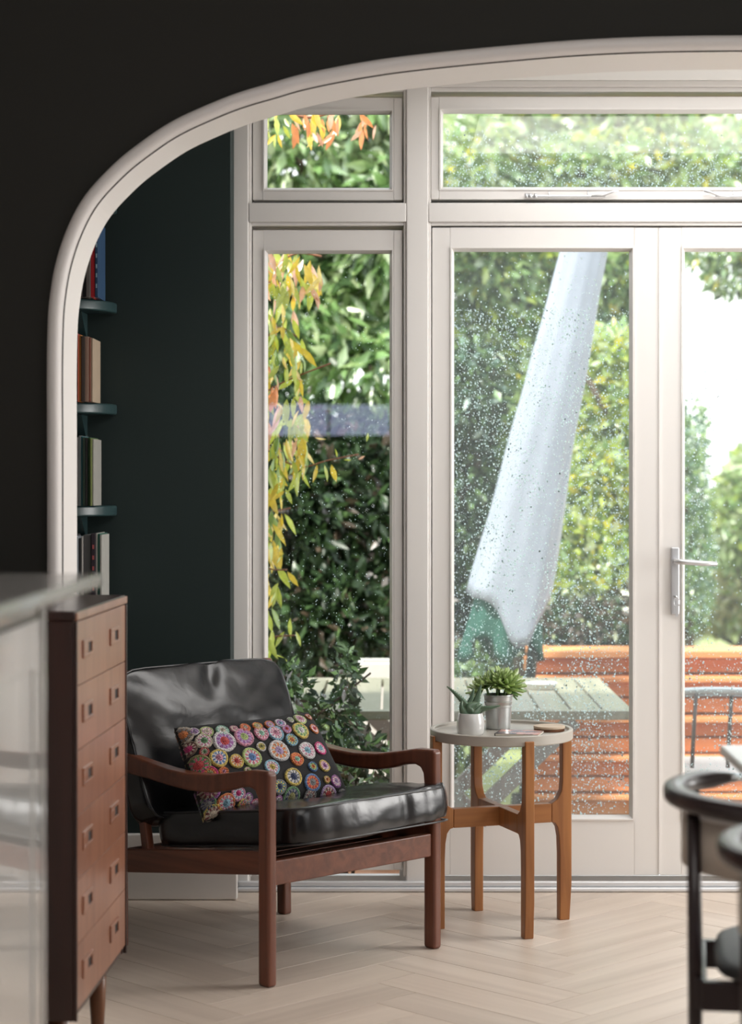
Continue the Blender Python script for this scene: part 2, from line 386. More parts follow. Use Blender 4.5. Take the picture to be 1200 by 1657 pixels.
for j in range(-8, 9):
    for i in range(-90, 60):
        for kind in (0, 1):
            if kind == 0: cs, ct, ang = i * PW + j * PL + PL / 2, i * PW - j * PL + PW / 2, R(45)
            else: cs, ct, ang = i * PW + j * PL + PL + PW / 2, i * PW - j * PL + PW - PL / 2, R(135)
            X = (cs - ct) / s2 + gx0; Y = (cs + ct) / s2 + gy0
            if not (XMIN - .4 < X < XMAX + .4 and YMIN - .4 < Y < YMAX + .4): continue
            ca, sa = math.cos(ang), math.sin(ang)
            wp = [(X + a * ca - b * sa, Y + a * sa + b * ca) for a, b in rect]
            inside = all(XMIN <= p[0] <= XMAX and YMIN <= p[1] <= YMAX for p in wp)
            near = Y > 3.9 and -1.5 < X < 2.1
            if inside and near:
                o = bpy.data.objects.new('plank', full_me); C.objects.link(o); o.parent = fl; o.location = (X, Y, 0); o.rotation_euler = (0, 0, ang)
                continue
            if not inside:
                for g in (lambda p: p[0] - XMIN, lambda p: XMAX - p[0], lambda p: p[1] - YMIN, lambda p: YMAX - p[1]):
                    if wp: wp = clip_poly(wp, g)
                if len(wp) < 3: continue
            if near:
                lp = [((p[0] - X) * ca + (p[1] - Y) * sa, -(p[0] - X) * sa + (p[1] - Y) * ca) for p in wp]
                v, f = slabgeo(lp, -PT, 0)
                o = pymesh('plank', v, f, M['floor'], fl); o.location = (X, Y, 0); o.rotation_euler = (0, 0, ang)
            else:
                v, f = slabgeo(wp, -PT, 0); n = len(stv); stv += v; stf += [tuple(q + n for q in p) for p in f]
o = pymesh('planks_beyond', stv, stf, M['floor'], fl); o['kind'] = 'stuff'

# arch wall at Y 4.6 - 4.8
def pxa(px, py, Y=4.6): return ((px - 630) * Y / 3250, 1.26 - (py - 780) * Y / 3250)
gro = [(102.5, 760), (102, 620), (103, 540), (106, 490), (115, 435), (133, 380), (159, 332), (199, 288), (236, 257), (287, 222), (339, 197), (390, 176.5), (445, 160), (500, 144.6), (590, 127), (680, 114.5), (810, 101.5), (940, 91), (1070, 85.5), (1230, 83.5)]
ctrl = [pxa(*p) for p in gro]; ctrl = [(ctrl[0][0], 0.0), (ctrl[0][0], 0.6)] + ctrl
def catmull(p, sub=5):
    out = []
    for i in range(len(p) - 1):
        p0, p1, p2, p3 = p[max(i - 1, 0)], p[i], p[i + 1], p[min(i + 2, len(p) - 1)]
        for k in range(sub):
            t = k / sub
            out.append(tuple(0.5 * (2 * b + (c - a) * t + (2 * a - 5 * b + 4 * c - d) * t * t + (3 * b - a - 3 * c + d) * t ** 3) for a, b, c, d in zip(p0, p1, p2, p3)))
    out.append(p[-1]); return out
half = catmull(ctrl, 5)
AX = half[-1][0]
arch = half + [(2 * AX - x, z) for x, z in reversed(half[:-1])]
arch = [(x, max(z, 0.0)) for x, z in arch]
def archwall():
    x0, x1, zt = -2.4, 3.1, 3.4
    n = len(arch); outer = []
    for i, (x, z) in enumerate(arch):           # matching outer outline
        if i < n // 4: outer.append((x0, z))
        elif i > n - 1 - n // 4: outer.append((x1, z))
        else:
            t = (i - n // 4) / (n - 1 - 2 * (n // 4)); outer.append((x0 + (x1 - x0) * t, zt))
    ia = n // 4; outer[ia] = (x0, zt); outer[n - 1 - ia] = (x1, zt)
    v, f, mi = [], [], []
    for Y in (4.6, 4.8):
        v += [(x, Y, z) for x, z in arch] + [(x, Y, z) for x, z in outer]
    for i in range(n - 1):
        f.append((i, i + 1, n + i + 1, n + i)); mi.append(0)
        f.append((2 * n + i + 1, 2 * n + i, 3 * n + i, 3 * n + i + 1)); mi.append(2)
        f.append((i + 1, i, 2 * n + i, 2 * n + i + 1)); mi.append(1)
    return pymesh('wall_arch', v, f, [M['charcoal'], M['arch_white'], M['charcoal']], mi=mi)
aw = fixn(archwall()); struct(aw)
# rounded moulding round the arch
mv, mf = [], []
prof = [(0.003, 0.0)] + [(0.003 + 0.017 * (1 - math.cos(math.pi * k / 8)), -0.026 * math.sin(math.pi * k / 8)) for k in range(1, 9)]
n = len(arch)
for i in range(n):
    a = Vector((*arch[max(i - 1, 0)],)); b = Vector((*arch[min(i + 1, n - 1)],)); t = (b - a).normalized(); nn = Vector((-t[1], t[0]))
    for d, y in prof: mv.append((arch[i][0] + nn[0] * d, 4.6 + y, max(0, arch[i][1] + nn[1] * d)))
q = len(prof)
for i in range(n - 1):
    for k in range(q - 1): mf.append((i * q + k, i * q + k + 1, (i + 1) * q + k + 1, (i + 1) * q + k))
tr = fixn(pymesh('trim_arch', mv, mf, M['arch_white'], smooth=True)); struct(tr)

# pier wall, window wall sides, side walls, ceilings, back wall
PX = -0.480
struct(box('wall_green', -2.4, PX, 6.07, 6.32, 0, 2.5, M['green'], bev=0.002))
struct(box('baseboard_left', -2.4, PX + 0.022, 6.048, 6.0695, 0.001, 0.20, M['white'], bev=0.006))
XR = (1761 - 630) * 0.0019077
struct(box('wall_right_of_window', XR, 3.1, 6.2, 6.32, 0, 2.5, M['green']))
struct(box('wall_left', -2.55, -2.4, -3.0, 6.32, 0, 3.4, M['side_wall']))
struct(box('wall_right', 3.1, 3.25, -3.0, 6.32, 0, 3.4, M['side_wall']))
struct(box('ceiling', -2.55, 3.25, -3.12, 4.8, 3.4, 3.55, M['white_in']))
struct(box('ceiling_garden_room', -2.4, 3.1, 4.8, 6.36, 2.5, 2.85, M['white_in']))
struct(box('wall_dark_liner', 3.07, 3.0995, 4.801, 6.199, 0, 2.5, M['green']))  # unseen green panel added so the leather reflects something dark
# back wall with the high slot window
bx0, bx1, bz0, bz1 = -0.96, 0.02, 1.62, 1.86
bw = boxes('wall_back', [(-2.4, bx0, -3.12, -3.0, 0, 3.4), (bx1, 3.1, -3.12, -3.0, 0, 3.4), (bx0, bx1, -3.12, -3.0, 0, bz0), (bx0, bx1, -3.12, -3.0, bz1, 3.4)], M['charcoal']); struct(bw)
w3 = empty('window_3', (0, -3.06, 0)); struct(w3)
boxes('window_frame', [(bx0, bx0 + .02, -.03, .03, bz0, bz1), (bx1 - .02, bx1, -.03, .03, bz0, bz1), (-.48, -.46, -.03, .03, bz0, bz1)], M['white'], w3)

pm_, pt_, pb_ = newmat('reflection_glow'); pb_.inputs['Base Color'].default_value = (.5, .5, .6, 1)
pb_.inputs['Emission Color'].default_value = (.60, .63, 1.0, 1); pb_.inputs['Emission Strength'].default_value = 4.5  # glow added to strengthen the bluish strip mirrored in the side window
for i_, (xa, xb) in enumerate(((bx0 + .0205, -.4805), (-.4595, bx1 - .0205))): box('glow_pane', xa, xb, -.004, .004, bz0, bz1, pm_, w3)
# ------------------------------------------------------------------ GARDEN DOORS AND WINDOWS
K = 0.0019077
def fx(p): return (p - 630) * K
def fz(p): return 1.26 - (p - 780) * K
FY = 6.20
fr = empty('window_frame', (0, 0, 0)); struct(fr)
xs = [(375, 402), (657, 693), (1443, 1479), (1734, 1761)]
for a, b in xs: box('frame_post', fx(a), fx(b), FY, 6.32, 0.0, 2.5, M['white'], fr, bev=0.004)
spans = [(402, 657), (693, 1443), (1479, 1734)]
for a, b in spans:
    for z0, z1 in ((fz(328) - .004, fz(140) + .004), (.004, fz(359) + .004)):
        boxes('stop_bead', [(fx(a) - .004, fx(a) + .020, 6.2865, 6.3195, z0, z1), (fx(b) - .020, fx(b) + .004, 6.2865, 6.3195, z0, z1), (fx(a) + .020, fx(b) - .020, 6.2865, 6.3195, z0, z0 + .024), (fx(a) + .020, fx(b) - .020, 6.2865, 6.3195, z1 - .024, z1)], M['white'], fr)
    box('head_rail', fx(a), fx(b), FY, 6.32, fz(140), 2.5, M['white'], fr, bev=0.003)
    box('transom_rail', fx(a), fx(b), FY, 6.32, fz(359), fz(328), M['white'], fr, bev=0.003)
    # rebate lips round each opening
    boxes('rebate_lip', [(fx(a), fx(a) + .008, 6.209, 6.3, fz(328), fz(140)), (fx(b) - .008, fx(b), 6.209, 6.3, fz(328), fz(140)),
                         (fx(a) + .008, fx(b) - .008, 6.209, 6.3, fz(140) - .014, fz(140)), (fx(a), fx(a) + .008, 6.209, 6.3, .04, fz(359)), (fx(b) - .008, fx(b), 6.209, 6.3, .04, fz(359)),
                         (fx(a) + .008, fx(b) - .008, 6.209, 6.3, fz(359) - .010, fz(359))], M['white'], fr, bev=0.002)
struct(boxes('trim_1', [(fx(385), fx(1761), 6.165, 6.199, 0.001, 0.014), (fx(385), fx(1761), 6.180, 6.199, 0.014, 0.030)], M['threshold'], bev=0.004))
struct(box('trim_2', fx(402), fx(1734), 6.24, 6.42, -0.05, -0.001, M['stone']))

def bead(name, x0, x1, z0, z1, yf, w, parent):
    """chamfered glazing bead ring: outer edge at yf, slopes back to the glass"""
    v, f = [], []
    rings = [(0, yf), (0, yf - .004), (w * .35, yf - .004), (w, yf + .018), (w, yf + .03)]
    for d, y in rings: v += [(x0 + d, y, z0 + d), (x1 - d, y, z0 + d), (x1 - d, y, z1 - d), (x0 + d, y, z1 - d)]
    for i in range(len(rings) - 1):
        for k in range(4): f.append((i * 4 + k, i * 4 + (k + 1) % 4, i * 4 + 4 + (k + 1) % 4, i * 4 + 4 + k))
    return fixn(pymesh(name, v, f, M['white'], parent))

def sash(root, X0, X1, Z0, Z1, gx0, gx1, gz0, gz1, yf, wet, dens, yb=6.285):
    a, b, c, d = fx(X0), fx(X1), fz(Z1), fz(Z0)       # Z px: Z0 top, Z1 bottom
    e, f_, g, h = fx(gx0), fx(gx1), fz(gz1), fz(gz0)
    w = 0.0125
    box('stile', a, e - w, yf, yb, c, d, M['white'], root, bev=.0025)
    box('stile', f_ + w, b, yf, yb, c, d, M['white'], root, bev=.0025)
    box('top_rail', e - w, f_ + w, yf, yb, h + w, d, M['white'], root)
    box('bottom_rail', e - w, f_ + w, yf, yb, c, g - w, M['white'], root)
    bead('glazing_bead', e - w, f_ + w, g - w, h + w, yf, w, root)
    box('glass_pane', e - w, f_ + w, 6.248, 6.254, g - w, h + w, M['wetglass'] if wet else M['glass'], root)
    rain(root, e, f_, g, h, 6.2542, dens)

def rain(root, x0, x1, z0, z1, y, dens):
    """raindrops on the outer face of a pane"""
    if not dens: return
    n, fn, smin, smax = dens
    xs_ = rng.uniform(x0, x1, n * 6); zs_ = rng.uniform(z0, z1, n * 6)
    u = (xs_ - x0) / (x1 - x0); w = (zs_ - z0) / (z1 - z0)
    p = np.clip([fn(a, b) for a, b in zip(u, w)], 0, 1)
    cl = np.array([0.6 + 0.8 * noise.noise((a * 9, b * 6, 3.1)) for a, b in zip(xs_, zs_)])
    keep = rng.uniform(0, 1, n * 6) < p * np.clip(cl, .12, 1)
    xs_, zs_ = xs_[keep][:n], zs_[keep][:n]; n = len(xs_)
    r = smin + (smax - smin) * rng.uniform(0, 1, n) ** 2.6
    seg = 7
    base = []
    for rr, hh in ((1, 0), (.82, .45), (.42, .72)):
        for k in range(seg): base.append((rr * math.cos(k * 2 * math.pi / seg), hh, rr * math.sin(k * 2 * math.pi / seg)))
    base.append((0, .8, 0)); base = np.array(base)
    q = []
    for ring in range(2):
        for k in range(seg): a, b = ring * seg + k, ring * seg + (k + 1) % seg; q.append((a, a + seg, b + seg, b))
    tri = [(2 * seg + k, 3 * seg, 2 * seg + (k + 1) % seg) for k in range(seg)]
    cap = [tuple(range(seg))]
    V = base[None] * r[:, None, None]
    V[:, :, 2] *= rng.uniform(1.0, 1.35, n)[:, None]
    V = V + np.stack([xs_, np.full(n, y), zs_], 1)[:, None, :]
    nb = len(base); F = []
    for i in range(n):
        o = i * nb
        for t in q + tri + cap: F.append(tuple(a + o for a in t))
    me = bpy.data.meshes.new('raindrops'); me.from_pydata(V.reshape(-1, 3).tolist(), [], F)
    o = link('raindrops', me, M['water'], root, True); o['kind'] = 'stuff'; o['label'] = 'raindrops on the outside of the pane'

d_door = lambda u, w: (0.20 + 0.95 * (w < .90)) * (0.35 if w > .97 else 1)
d_left = lambda u, w: 0.5
d_tran = lambda u, w: 1.1 * (1 - w) ** 0.8
d_right = lambda u, w: (1.0 if (u < .2 and w < .75) or w < .32 else .12)
w1 = empty('window_1'); struct(w1); sash(w1, 408, 651, 156, 322, 431, 630, 181, 301, 6.222, False, (60, d_tran, .0006, .0013))
w2 = empty('window_2'); struct(w2); sash(w2, 697, 1439, 156, 322, 717, 1419, 181, 301, 6.206, True, (5200, d_tran, .0007, .0027))
w4 = empty('window_4'); struct(w4); sash(w4, 408, 651, 371, 1410, 432, 630, 408, 1283, 6.222, False, (1900, d_left, .0005, .0015))
w5 = empty('window_5'); struct(w5); sash(w5, 1485, 1728, 371, 1410, 1508, 1704, 408, 1283, 6.222, False, (400, d_left, .0005, .0013))
w6 = empty('window_6'); struct(w6); sash(w6, 1485, 1728, 156, 322, 1508, 1704, 181, 301, 6.222, False, None)
d1 = empty('door_1'); struct(d1); sash(d1, 699, 1067.3, 367, 1418, 735, 1020, 405, 1322, 6.216, True, (15500, d_door, .0007, .0029))
d2 = empty('door_2'); struct(d2); sash(d2, 1068.7, 1437, 367, 1418, 1110, 1400, 405, 1322, 6.216, True, (5600, d_right, .0007, .0029))
box('meeting_bead', fx(1066.4), fx(1069.6), 6.213, 6.22, fz(1416), fz(368), M['white'], d2)

# door handle on door_2
hp = box('handle_plate', fx(1086), fx(1099), 6.205, 6.2159, fz(995), fz(886), M['chrome'], d2, bev=.003)
tube('lever', [(fx(1092), 6.207, fz(908)), (fx(1092), 6.165, fz(908)), (fx(1097), 6.158, fz(908)), (fx(1110), 6.156, fz(909)), (fx(1135), 6.156, fz(911)), (fx(1156), 6.157, fz(911.5))],
     [.008, .008, .0085, .0085, .008, .007], M['chrome'], hp, 10)
tube('key', [(fx(1092), 6.207, fz(965)), (fx(1092), 6.180, fz(965))], .0035, M['chrome'], hp, 8)
tube('key_ring', [(fx(1093) + .009 * math.cos(a), 6.182, fz(974) + .014 * math.sin(a)) for a in [k * math.pi / 8 for k in range(16)]], .0014, M['chrome'], hp, 6, closed=True)
box('hanging_key', fx(1091), fx(1095), 6.180, 6.1825, fz(997), fz(980), M['chrome'], hp)
# casement stays on the wide transom window
def stay(sx, flip):
    g = -1 if flip else 1
    s = box('stay_bar', min(fx(sx), fx(sx) + g * .245), max(fx(sx), fx(sx) + g * .245), 6.192, 6.1975, fz(319.5), fz(316), M['chrome'], w2, bev=.0015)
    tube('stay_hook', [(fx(sx) + g * .20, 6.194, fz(318)), (fx(sx) + g * .235, 6.19, fz(317)), (fx(sx) + g * .262, 6.185, fz(312)), (fx(sx) + g * .282, 6.182, fz(309.5))], [.003, .004, .0045, .005], M['chrome'], s, 8)
    for dx in (0.0, .012, .028): tube('stay_knuckle', [(fx(sx) + g * dx, 6.19, fz(321)), (fx(sx) + g * dx, 6.19, fz(314))], .0055, M['chrome'], s, 8)
    for dx in (.07, .19): tube('stay_pin', [(fx(sx) + g * dx, 6.195, fz(320)), (fx(sx) + g * dx, 6.195, fz(309))], .0025, M['chrome'], s, 6)
stay(851, False); stay(1285, True)

# ------------------------------------------------------------------ SHELVES AND BOOKS on the green wall
shelf_z = [2.10, 1.80, 1.494, 1.19, 0.885]
shelf_lab = ['dark green wall shelf nearest the arch top, almost hidden', 'dark green wall shelf under the red and blue books', 'dark green wall shelf carrying the orange and pink book spines',
             'dark green wall shelf carrying the teal and green book spines', 'dark green wall shelf behind the chest, carrying tall black and white books']
YS0, YS1, XS = 5.83, 6.069, -0.822
for z, lab in zip(shelf_z, shelf_lab):
    t = empty('wall_shelf', (0, 0, z)); tag(t, lab, 'shelf', 'dark green shelves behind the arch')
    pts = [(-2.0, YS1), (-2.0, YS0)] + [(XS - .30 + .30 * math.sin(a), YS1 - .239 + .239 * (1 - math.cos(a))) for a in [k * math.pi / 20 for k in range(11)]]
    n = len(pts); v = [(x, y, -.032) for x, y in pts] + [(x, y, 0) for x, y in pts]
    f = [tuple(range(n)), tuple(range(2 * n - 1, n - 1, -1))] + [(i, (i + 1) % n, n + (i + 1) % n, n + i) for i in range(n)]
    bevel(fixn(pymesh('shelf_board', v, f, M['greenshelf'], t)), .006, 3)
    prism('bracket', [(0, -.034), (.12, -.034), (.10, -.05), (.03, -.10), (0, -.12)], .02, M['greenshelf'], t, Matrix.Translation((XS - .10, YS1 - .001, 0)) @ Matrix.Rotation(R(-90), 4, 'Z'))
def book(px0, px1, z0, h, col, lab, grp, depth=.15, stripe=None, rough=.6):
    k = 5.87 / 3250; x0, x1 = (px0 - 630) * k, (px1 - 630) * k - .0006
    t = empty('book', ((x0 + x1) / 2, 5.87 + random.uniform(-.006, .006), z0 + .0005)); tag(t, lab, 'book', grp)
    w = (x1 - x0) / 2; cm = plain('book_cover', col, rough, var=.12, scale=30)
    box('spine', -w, w, -.003, .0, 0, h, cm, t, bev=.001)
    boxes('cover_boards', [(-w, -w + .0015, 0, depth, 0, h), (w - .0015, w, 0, depth, 0, h)], cm, t)
    box('page_block', -w + .0015, w - .0015, .0001, depth - .004, .003, h - .004, M['paper'], t)
    if stripe:
        sm = plain('spine_print', stripe, .6)
        boxes('spine_print', [(-w * .45, w * .45, -.0036, -.003, h * a, h * a + .012) for a in (.12, .26, .38, .52, .66, .80)], sm, t)
    return t
A, B_, D_, E_ = 'books on the second shelf down', 'books on the third shelf down', 'books on the fourth shelf down', 'tall books on the lowest shelf'
for r in [(112, 127, .19, (.05, .04, .035), 'dark brown book half hidden behind the arch, second shelf'), (127, 134, .21, (.10, .08, .07), 'grey-brown book beside the red book on the second shelf'),
          (134, 140, .20, (.03, .028, .03), 'black thin book left of the red spine, second shelf'), (140, 147, .20, (.15, .13, .12), 'pale grey-brown spine touching the red book, second shelf'),
          (147, 154, .215, (.50, .02, .03), 'bright red book spine on the second shelf')]:
    book(r[0], r[1], 1.80, r[2], r[3], r[4], A)
book(154, 159, 1.80, .22, (.02, .06, .13), 'dark blue book with pale dotted spine at the row end', A, stripe=(.35, .5, .6))
for r in [(104, 114, .19, (.10, .05, .04), 'brown book half hidden behind the arch, third shelf'), (114, 126, .20, (.30, .04, .03), 'dark red book at the arch edge, third shelf'), (126, 128.5, .195, (.55, .12, .06), 'thin red-orange spine on the third shelf'),
          (128.5, 132, .195, (.55, .25, .06), 'orange spine on the third shelf'), (132, 138, .192, (.07, .05, .04), 'dark brown spine on the third shelf'),
          (138, 144, .19, (.32, .20, .15), 'dusty pink-brown spine on the third shelf'), (144, 147, .188, (.22, .08, .05), 'thin rust spine on the third shelf'), (147, 150.5, .186, (.42, .33, .24), 'tan spine closing the row on the third shelf')]:
    book(r[0], r[1], 1.494, r[2], r[3], r[4], B_)
for r in [(104, 116, .20, (.06, .06, .07), 'charcoal book half hidden behind the arch, fourth shelf'), (116, 127, .20, (.16, .15, .15), 'grey spine at the arch edge, fourth shelf'), (127, 131, .205, (.18, .20, .20), 'pale grey-blue thin spine on the fourth shelf'),
          (131, 134, .203, (.03, .14, .16), 'teal spine on the fourth shelf'), (134, 138.5, .2, (.04, .07, .05), 'very dark green spine on the fourth shelf'),
          (138.5, 142, .198, (.03, .03, .03), 'black spine on the fourth shelf'), (142, 146, .2, (.05, .11, .05), 'bottle green spine on the fourth shelf'), (146, 149, .197, (.16, .20, .06), 'olive thin spine on the fourth shelf'), (149, 152, .195, (.34, .33, .30), 'off-white spine closing the row on the fourth shelf')]:
    book(r[0], r[1], 1.19, r[2], r[3], r[4], D_)
for r in [(108, 118, .22, (.15, .15, .16), 'grey tall book half hidden behind the arch, lowest shelf', None), (118, 128, .215, (.40, .45, .50), 'pale blue tall spine at the arch edge, lowest shelf', None), (128, 132, .21, (.02, .02, .02), 'thin black tall spine beside the pale blue one, lowest shelf', None),
          (132, 135, .215, (.55, .53, .50), 'thin white tall spine on the lowest shelf', None), (135, 148, .22, (.11, .11, .11), 'broad dark grey spine on the lowest shelf', None),
          (148, 155, .224, (.03, .02, .03), 'black tall spine with red lettering on the lowest shelf', (.45, .10, .10)), (155, 158, .225, (.45, .44, .40), 'cream tall spine between black and green ones, lowest shelf', None),
          (158, 162, .223, (.03, .12, .09), 'dark green tall spine on the lowest shelf', None), (162, 165.5, .22, (.42, .41, .38), 'pale tall spine closing the row on the lowest shelf', None)]:
    book(r[0], r[1], .885, r[2], r[3], r[4], E_, stripe=r[5])

# ------------------------------------------------------------------ LEATHER ARMCHAIR
chair_o = Vector((-0.305, 5.02, 0)); CA = math.atan2(0.70, 0.714)
# local frame: x = side (u) to the right, y = backwards (-v)
ch = empty('armchair', chair_o, CA); tag(ch, 'low teak armchair with black leather cushions and scooped wooden arms', 'armchair')
UW = 0.59
def arm_side(u, nm):
    """post + arm as one outline in (y, z): y grows to the back"""
    top = [(-.021, .534), (-.012, .538), (.05, .536), (.12, .523), (.20, .509), (.29, .503), (.38, .506), (.46, .515), (.54, .526), (.615, .530), (.63, .522)]
    bot = [(.63, .487), (.60, .478), (.54, .474), (.46, .470), (.38, .464), (.29, .459), (.20, .462), (.13, .476), (.09, .488), (.055, .492), (.034, .486), (.024, .470), (.021, .445), (.021, 0.0), (-.021, 0.0)]
    pts = top + bot
    n = len(pts)
    v = [(u - .015, y, z) for y, z in pts] + [(u + .015, y, z) for y, z in pts]
    # arm widens over its middle
    def wide(y, z): return .010 * math.exp(-((y - .33) / .16) ** 2) if z > .44 else 0
    v = [(x + (1 if x > u else -1) * wide(y, z), y, z) for x, y, z in v]
    f = [tuple(range(n)), tuple(range(2 * n - 1, n - 1, -1))] + [(i, (i + 1) % n, n + (i + 1) % n, n + i) for i in range(n)]
    o = fixn(pymesh(nm, v, f, M['teakz'], ch)); bevel(o, .0085, 4, 30); return o
for u in (0.0, UW):
    arm_side(u, 'arm_and_front_leg')
    # rear leg
    prism('rear_leg', [(.588, 0), (.622, 0), (.626, .25), (.628, .49), (.595, .49), (.590, .25)], .03, M['teakz'], ch, Matrix.Translation((u, 0, 0)) @ Matrix.Rotation(R(90), 4, 'Z'), bev=.006)
    # sloping side rail
    o = prism('side_rail', [(.012, .277), (.60, .203), (.60, .266), (.012, .336)], .024, M['teak'], ch, Matrix.Translation((u, 0, 0)) @ Matrix.Rotation(R(90), 4, 'Z'), bev=.004)
    # raking back upright
    o = prism('back_upright', [(.505, .262), (.535, .262), (.585, .53), (.665, .745), (.640, .745), (.558, .53)], .024, M['teakz'], ch, Matrix.Translation((u + (.028 if u == 0 else -.028), 0, 0)) @ Matrix.Rotation(R(90), 4, 'Z'), bev=.005)
o = box('front_rail', .015, UW - .015, -.012, .012, .250, .313, M['teak'], ch, bev=.004)
box('rear_rail', .015, UW - .015, .594, .618, .205, .262, M['teak'], ch, bev=.004)
for k in range(4):
    y0 = .50 + k * .040; z0 = .38 + k * .105
    box('back_slat', .036, UW - .036, .56 + k * .030, .575 + k * .030, z0, z0 + .045, M['teak'], ch, bev=.004)
for k in range(5):
    y0 = .08 + k * .10
    box('seat_slat', .012, UW - .012, y0, y0 + .045, .287 - y0 * .12, .299 - y0 * .12, M['teak'], ch)

def cushion(name, sx, sy, sz, mat, parent, e=0.22, nsub=26, puff=.012, wrinkle=None, ex=4):
    """cube-sphere box cushion, rounded, centred; returns object"""
    bm = bmesh.new(); bmesh.ops.create_cube(bm, size=2)
    bmesh.ops.subdivide_edges(bm, edges=bm.edges[:], cuts=nsub, use_grid_fill=True)
    for v in bm.verts:
        p = v.co.copy()
        q = Vector((math.copysign(abs(p.x), p.x), p.y, p.z))
        # rounded box: move to superellipsoid with exponent
        pw = 9.0
        r = (abs(q.x) ** pw + abs(q.y) ** pw + abs(q.z) ** 4.0) ** (1 / 7.0) if True else 1
        rr = max(abs(q.x) ** pw + abs(q.y) ** pw, 1e-9) ** (1 / pw)
        zz = abs(q.z)
        k = 1.0
        # corner rounding in plan
        m = max(abs(q.x), abs(q.y))
        if m > 1e-6: k = m / rr
        x, y = q.x * k, q.y * k
        pr = 1 - .0 if m < .999 else 1
        # edge rounding across thickness
        if m > .999: sh = 1 - e * .28 * (abs(q.z) ** 3.0)
        else: sh = 1 - e * .28
        x2, y2 = x * (sx / 2), y * (sy / 2)
        inset = (1 - sh) * sz
        x2 -= math.copysign(min(abs(x2), inset) , x2) * (m ** 6); y2 -= math.copysign(min(abs(y2), inset), y2) * (m ** 6)
        crown = (1 - min(1, abs(q.x)) ** 4) * (1 - min(1, abs(q.y)) ** ex)
        z2 = q.z * (sz / 2) + (puff * crown * (1 if q.z > .999 else (-1 if q.z < -.999 else q.z)))
        v.co = (x2, y2, z2)
    bm.normal_update()
    for v in bm.verts:
        if wrinkle: v.co = wrinkle(v.co.copy(), v.normal.copy(), sx, sy, sz)
    me = bpy.data.meshes.new(name); bm.to_mesh(me); bm.free()
    o = link(name, me, mat, parent, True)
    s = o.modifiers.new('sub', 'SUBSURF'); s.levels = 1; s.render_levels = 1
    return o

def seat_wr(p, n, sx, sy, sz):
    a = noise.noise(p * 7) * .004 + noise.noise(Vector((p.x * 26, p.y * 9, p.z * 10))) * .0030 * (1 if p.y < -sy * .30 else .3)
    # folds dropping over the front right
    if p.y < -sy * .25:
        for fx0 in (.10, .155, .215): a -= .006 * math.exp(-((p.x - fx0 - (p.y + sy / 2) * .5) / .012) ** 2)
    sag = -.010 * math.exp(-((p.x + .02) / .16) ** 2 - ((p.y - .02) / .2) ** 2)
    q = p + n * a; q.z += sag + (.012 * max(0, p.x / sx * 2) if p.y < 0 else 0); return q
def back_wr(p, n, sx, sy, sz):
    a = noise.noise(p * 6) * .006 + noise.noise(Vector((p.x * 14, p.y * 22, p.z * 6)) + Vector((4, 2, 1))) * .0035
    # a deep tuck near the top middle
    if p.z > 0: a -= .020 * math.exp(-((p.x - .02 - (p.y - sy * .42) * .35) / .02) ** 2 - ((p.y - sy * .40) / .05) ** 2)
    q = p + n * a
    q.y += .008 * (p.x / sx) if p.y > 0 else 0
    return q
seat = cushion('seat_cushion', .585, .61, .094, M['leather'], ch, wrinkle=seat_wr)
seat.location = (.328, .232, .3600); seat.rotation_euler = (R(-7.4), 0, 0)
backc = cushion('back_cushion', .60, .435, .085, M['leather'], ch, wrinkle=back_wr, puff=.034, ex=2)
# local x = chair x, local y = up the back, local z = towards the sitter
lean = R(22.5)
backc.rotation_euler = (R(90) - lean, 0, 0)
backc.location = (.295, .552 + .035, .535)
def rim(o, sx, sy, z, nm, off):
    pts = []
    for k in range(64):
        a = 2 * math.pi * k / 64; c, s = math.cos(a), math.sin(a); pw = 9
        r = (abs(c) ** pw + abs(s) ** pw) ** (-1 / pw)
        pts.append((c * r * (sx / 2 - off), s * r * (sy / 2 - off), z))
    return tube(nm, pts, .0028, M['piping'], o, 6, closed=True)
rim(seat, .585, .61, .044, 'seam', .004); rim(seat, .585, .61, -.044, 'seam', .004)
rim(backc, .60, .435, .040, 'seam', .004); rim(backc, .60, .435, -.040, 'seam', .004)

# ------------------------------------------------------------------ CROCHET CUSHION
BL, BR, TL, TR = Vector((-.481, 5.21, .378)), Vector((-.109, 5.47, .393)), Vector((-.572, 5.33, .607)), Vector((-.228, 5.62, .615))
pn = Vector((.46592395, -.69800217, .54379026)); PH = .062
pc = (BL + BR + TL + TR) / 4
def PP(u, v, lift=0.0):
    sgn = 1
    if u < 0: u = -u; sgn = -1
    if u > 1: u = 2 - u; sgn = -1
    if v < 0: v = -v; sgn = -1
    if v > 1: v = 2 - v; sgn = -1
    # edges bow in between the corners a little
    b = BL * (1 - u) * (1 - v) + BR * u * (1 - v) + TR * u * v + TL * (1 - u) * v
    c = (b - pc)
    edge = .010 * (1 - (2 * u - 1) ** 2) * (2 * v - 1) ** 3
    b = b - (TL - BL).normalized() * edge
    h = PH * (max(0, 1 - (2 * u - 1) ** 4) * max(0, 1 - (2 * v - 1) ** 4)) ** .5
    return b + pn * (sgn * (h * (1 if sgn > 0 else .35) + .001) + lift * sgn) - pc
pil = empty('scatter_cushion', pc); tag(pil, 'black rectangular cushion covered in colourful crochet circles on the armchair', 'cushion')
pv, pf = [], []
NU, NV = 48, 30
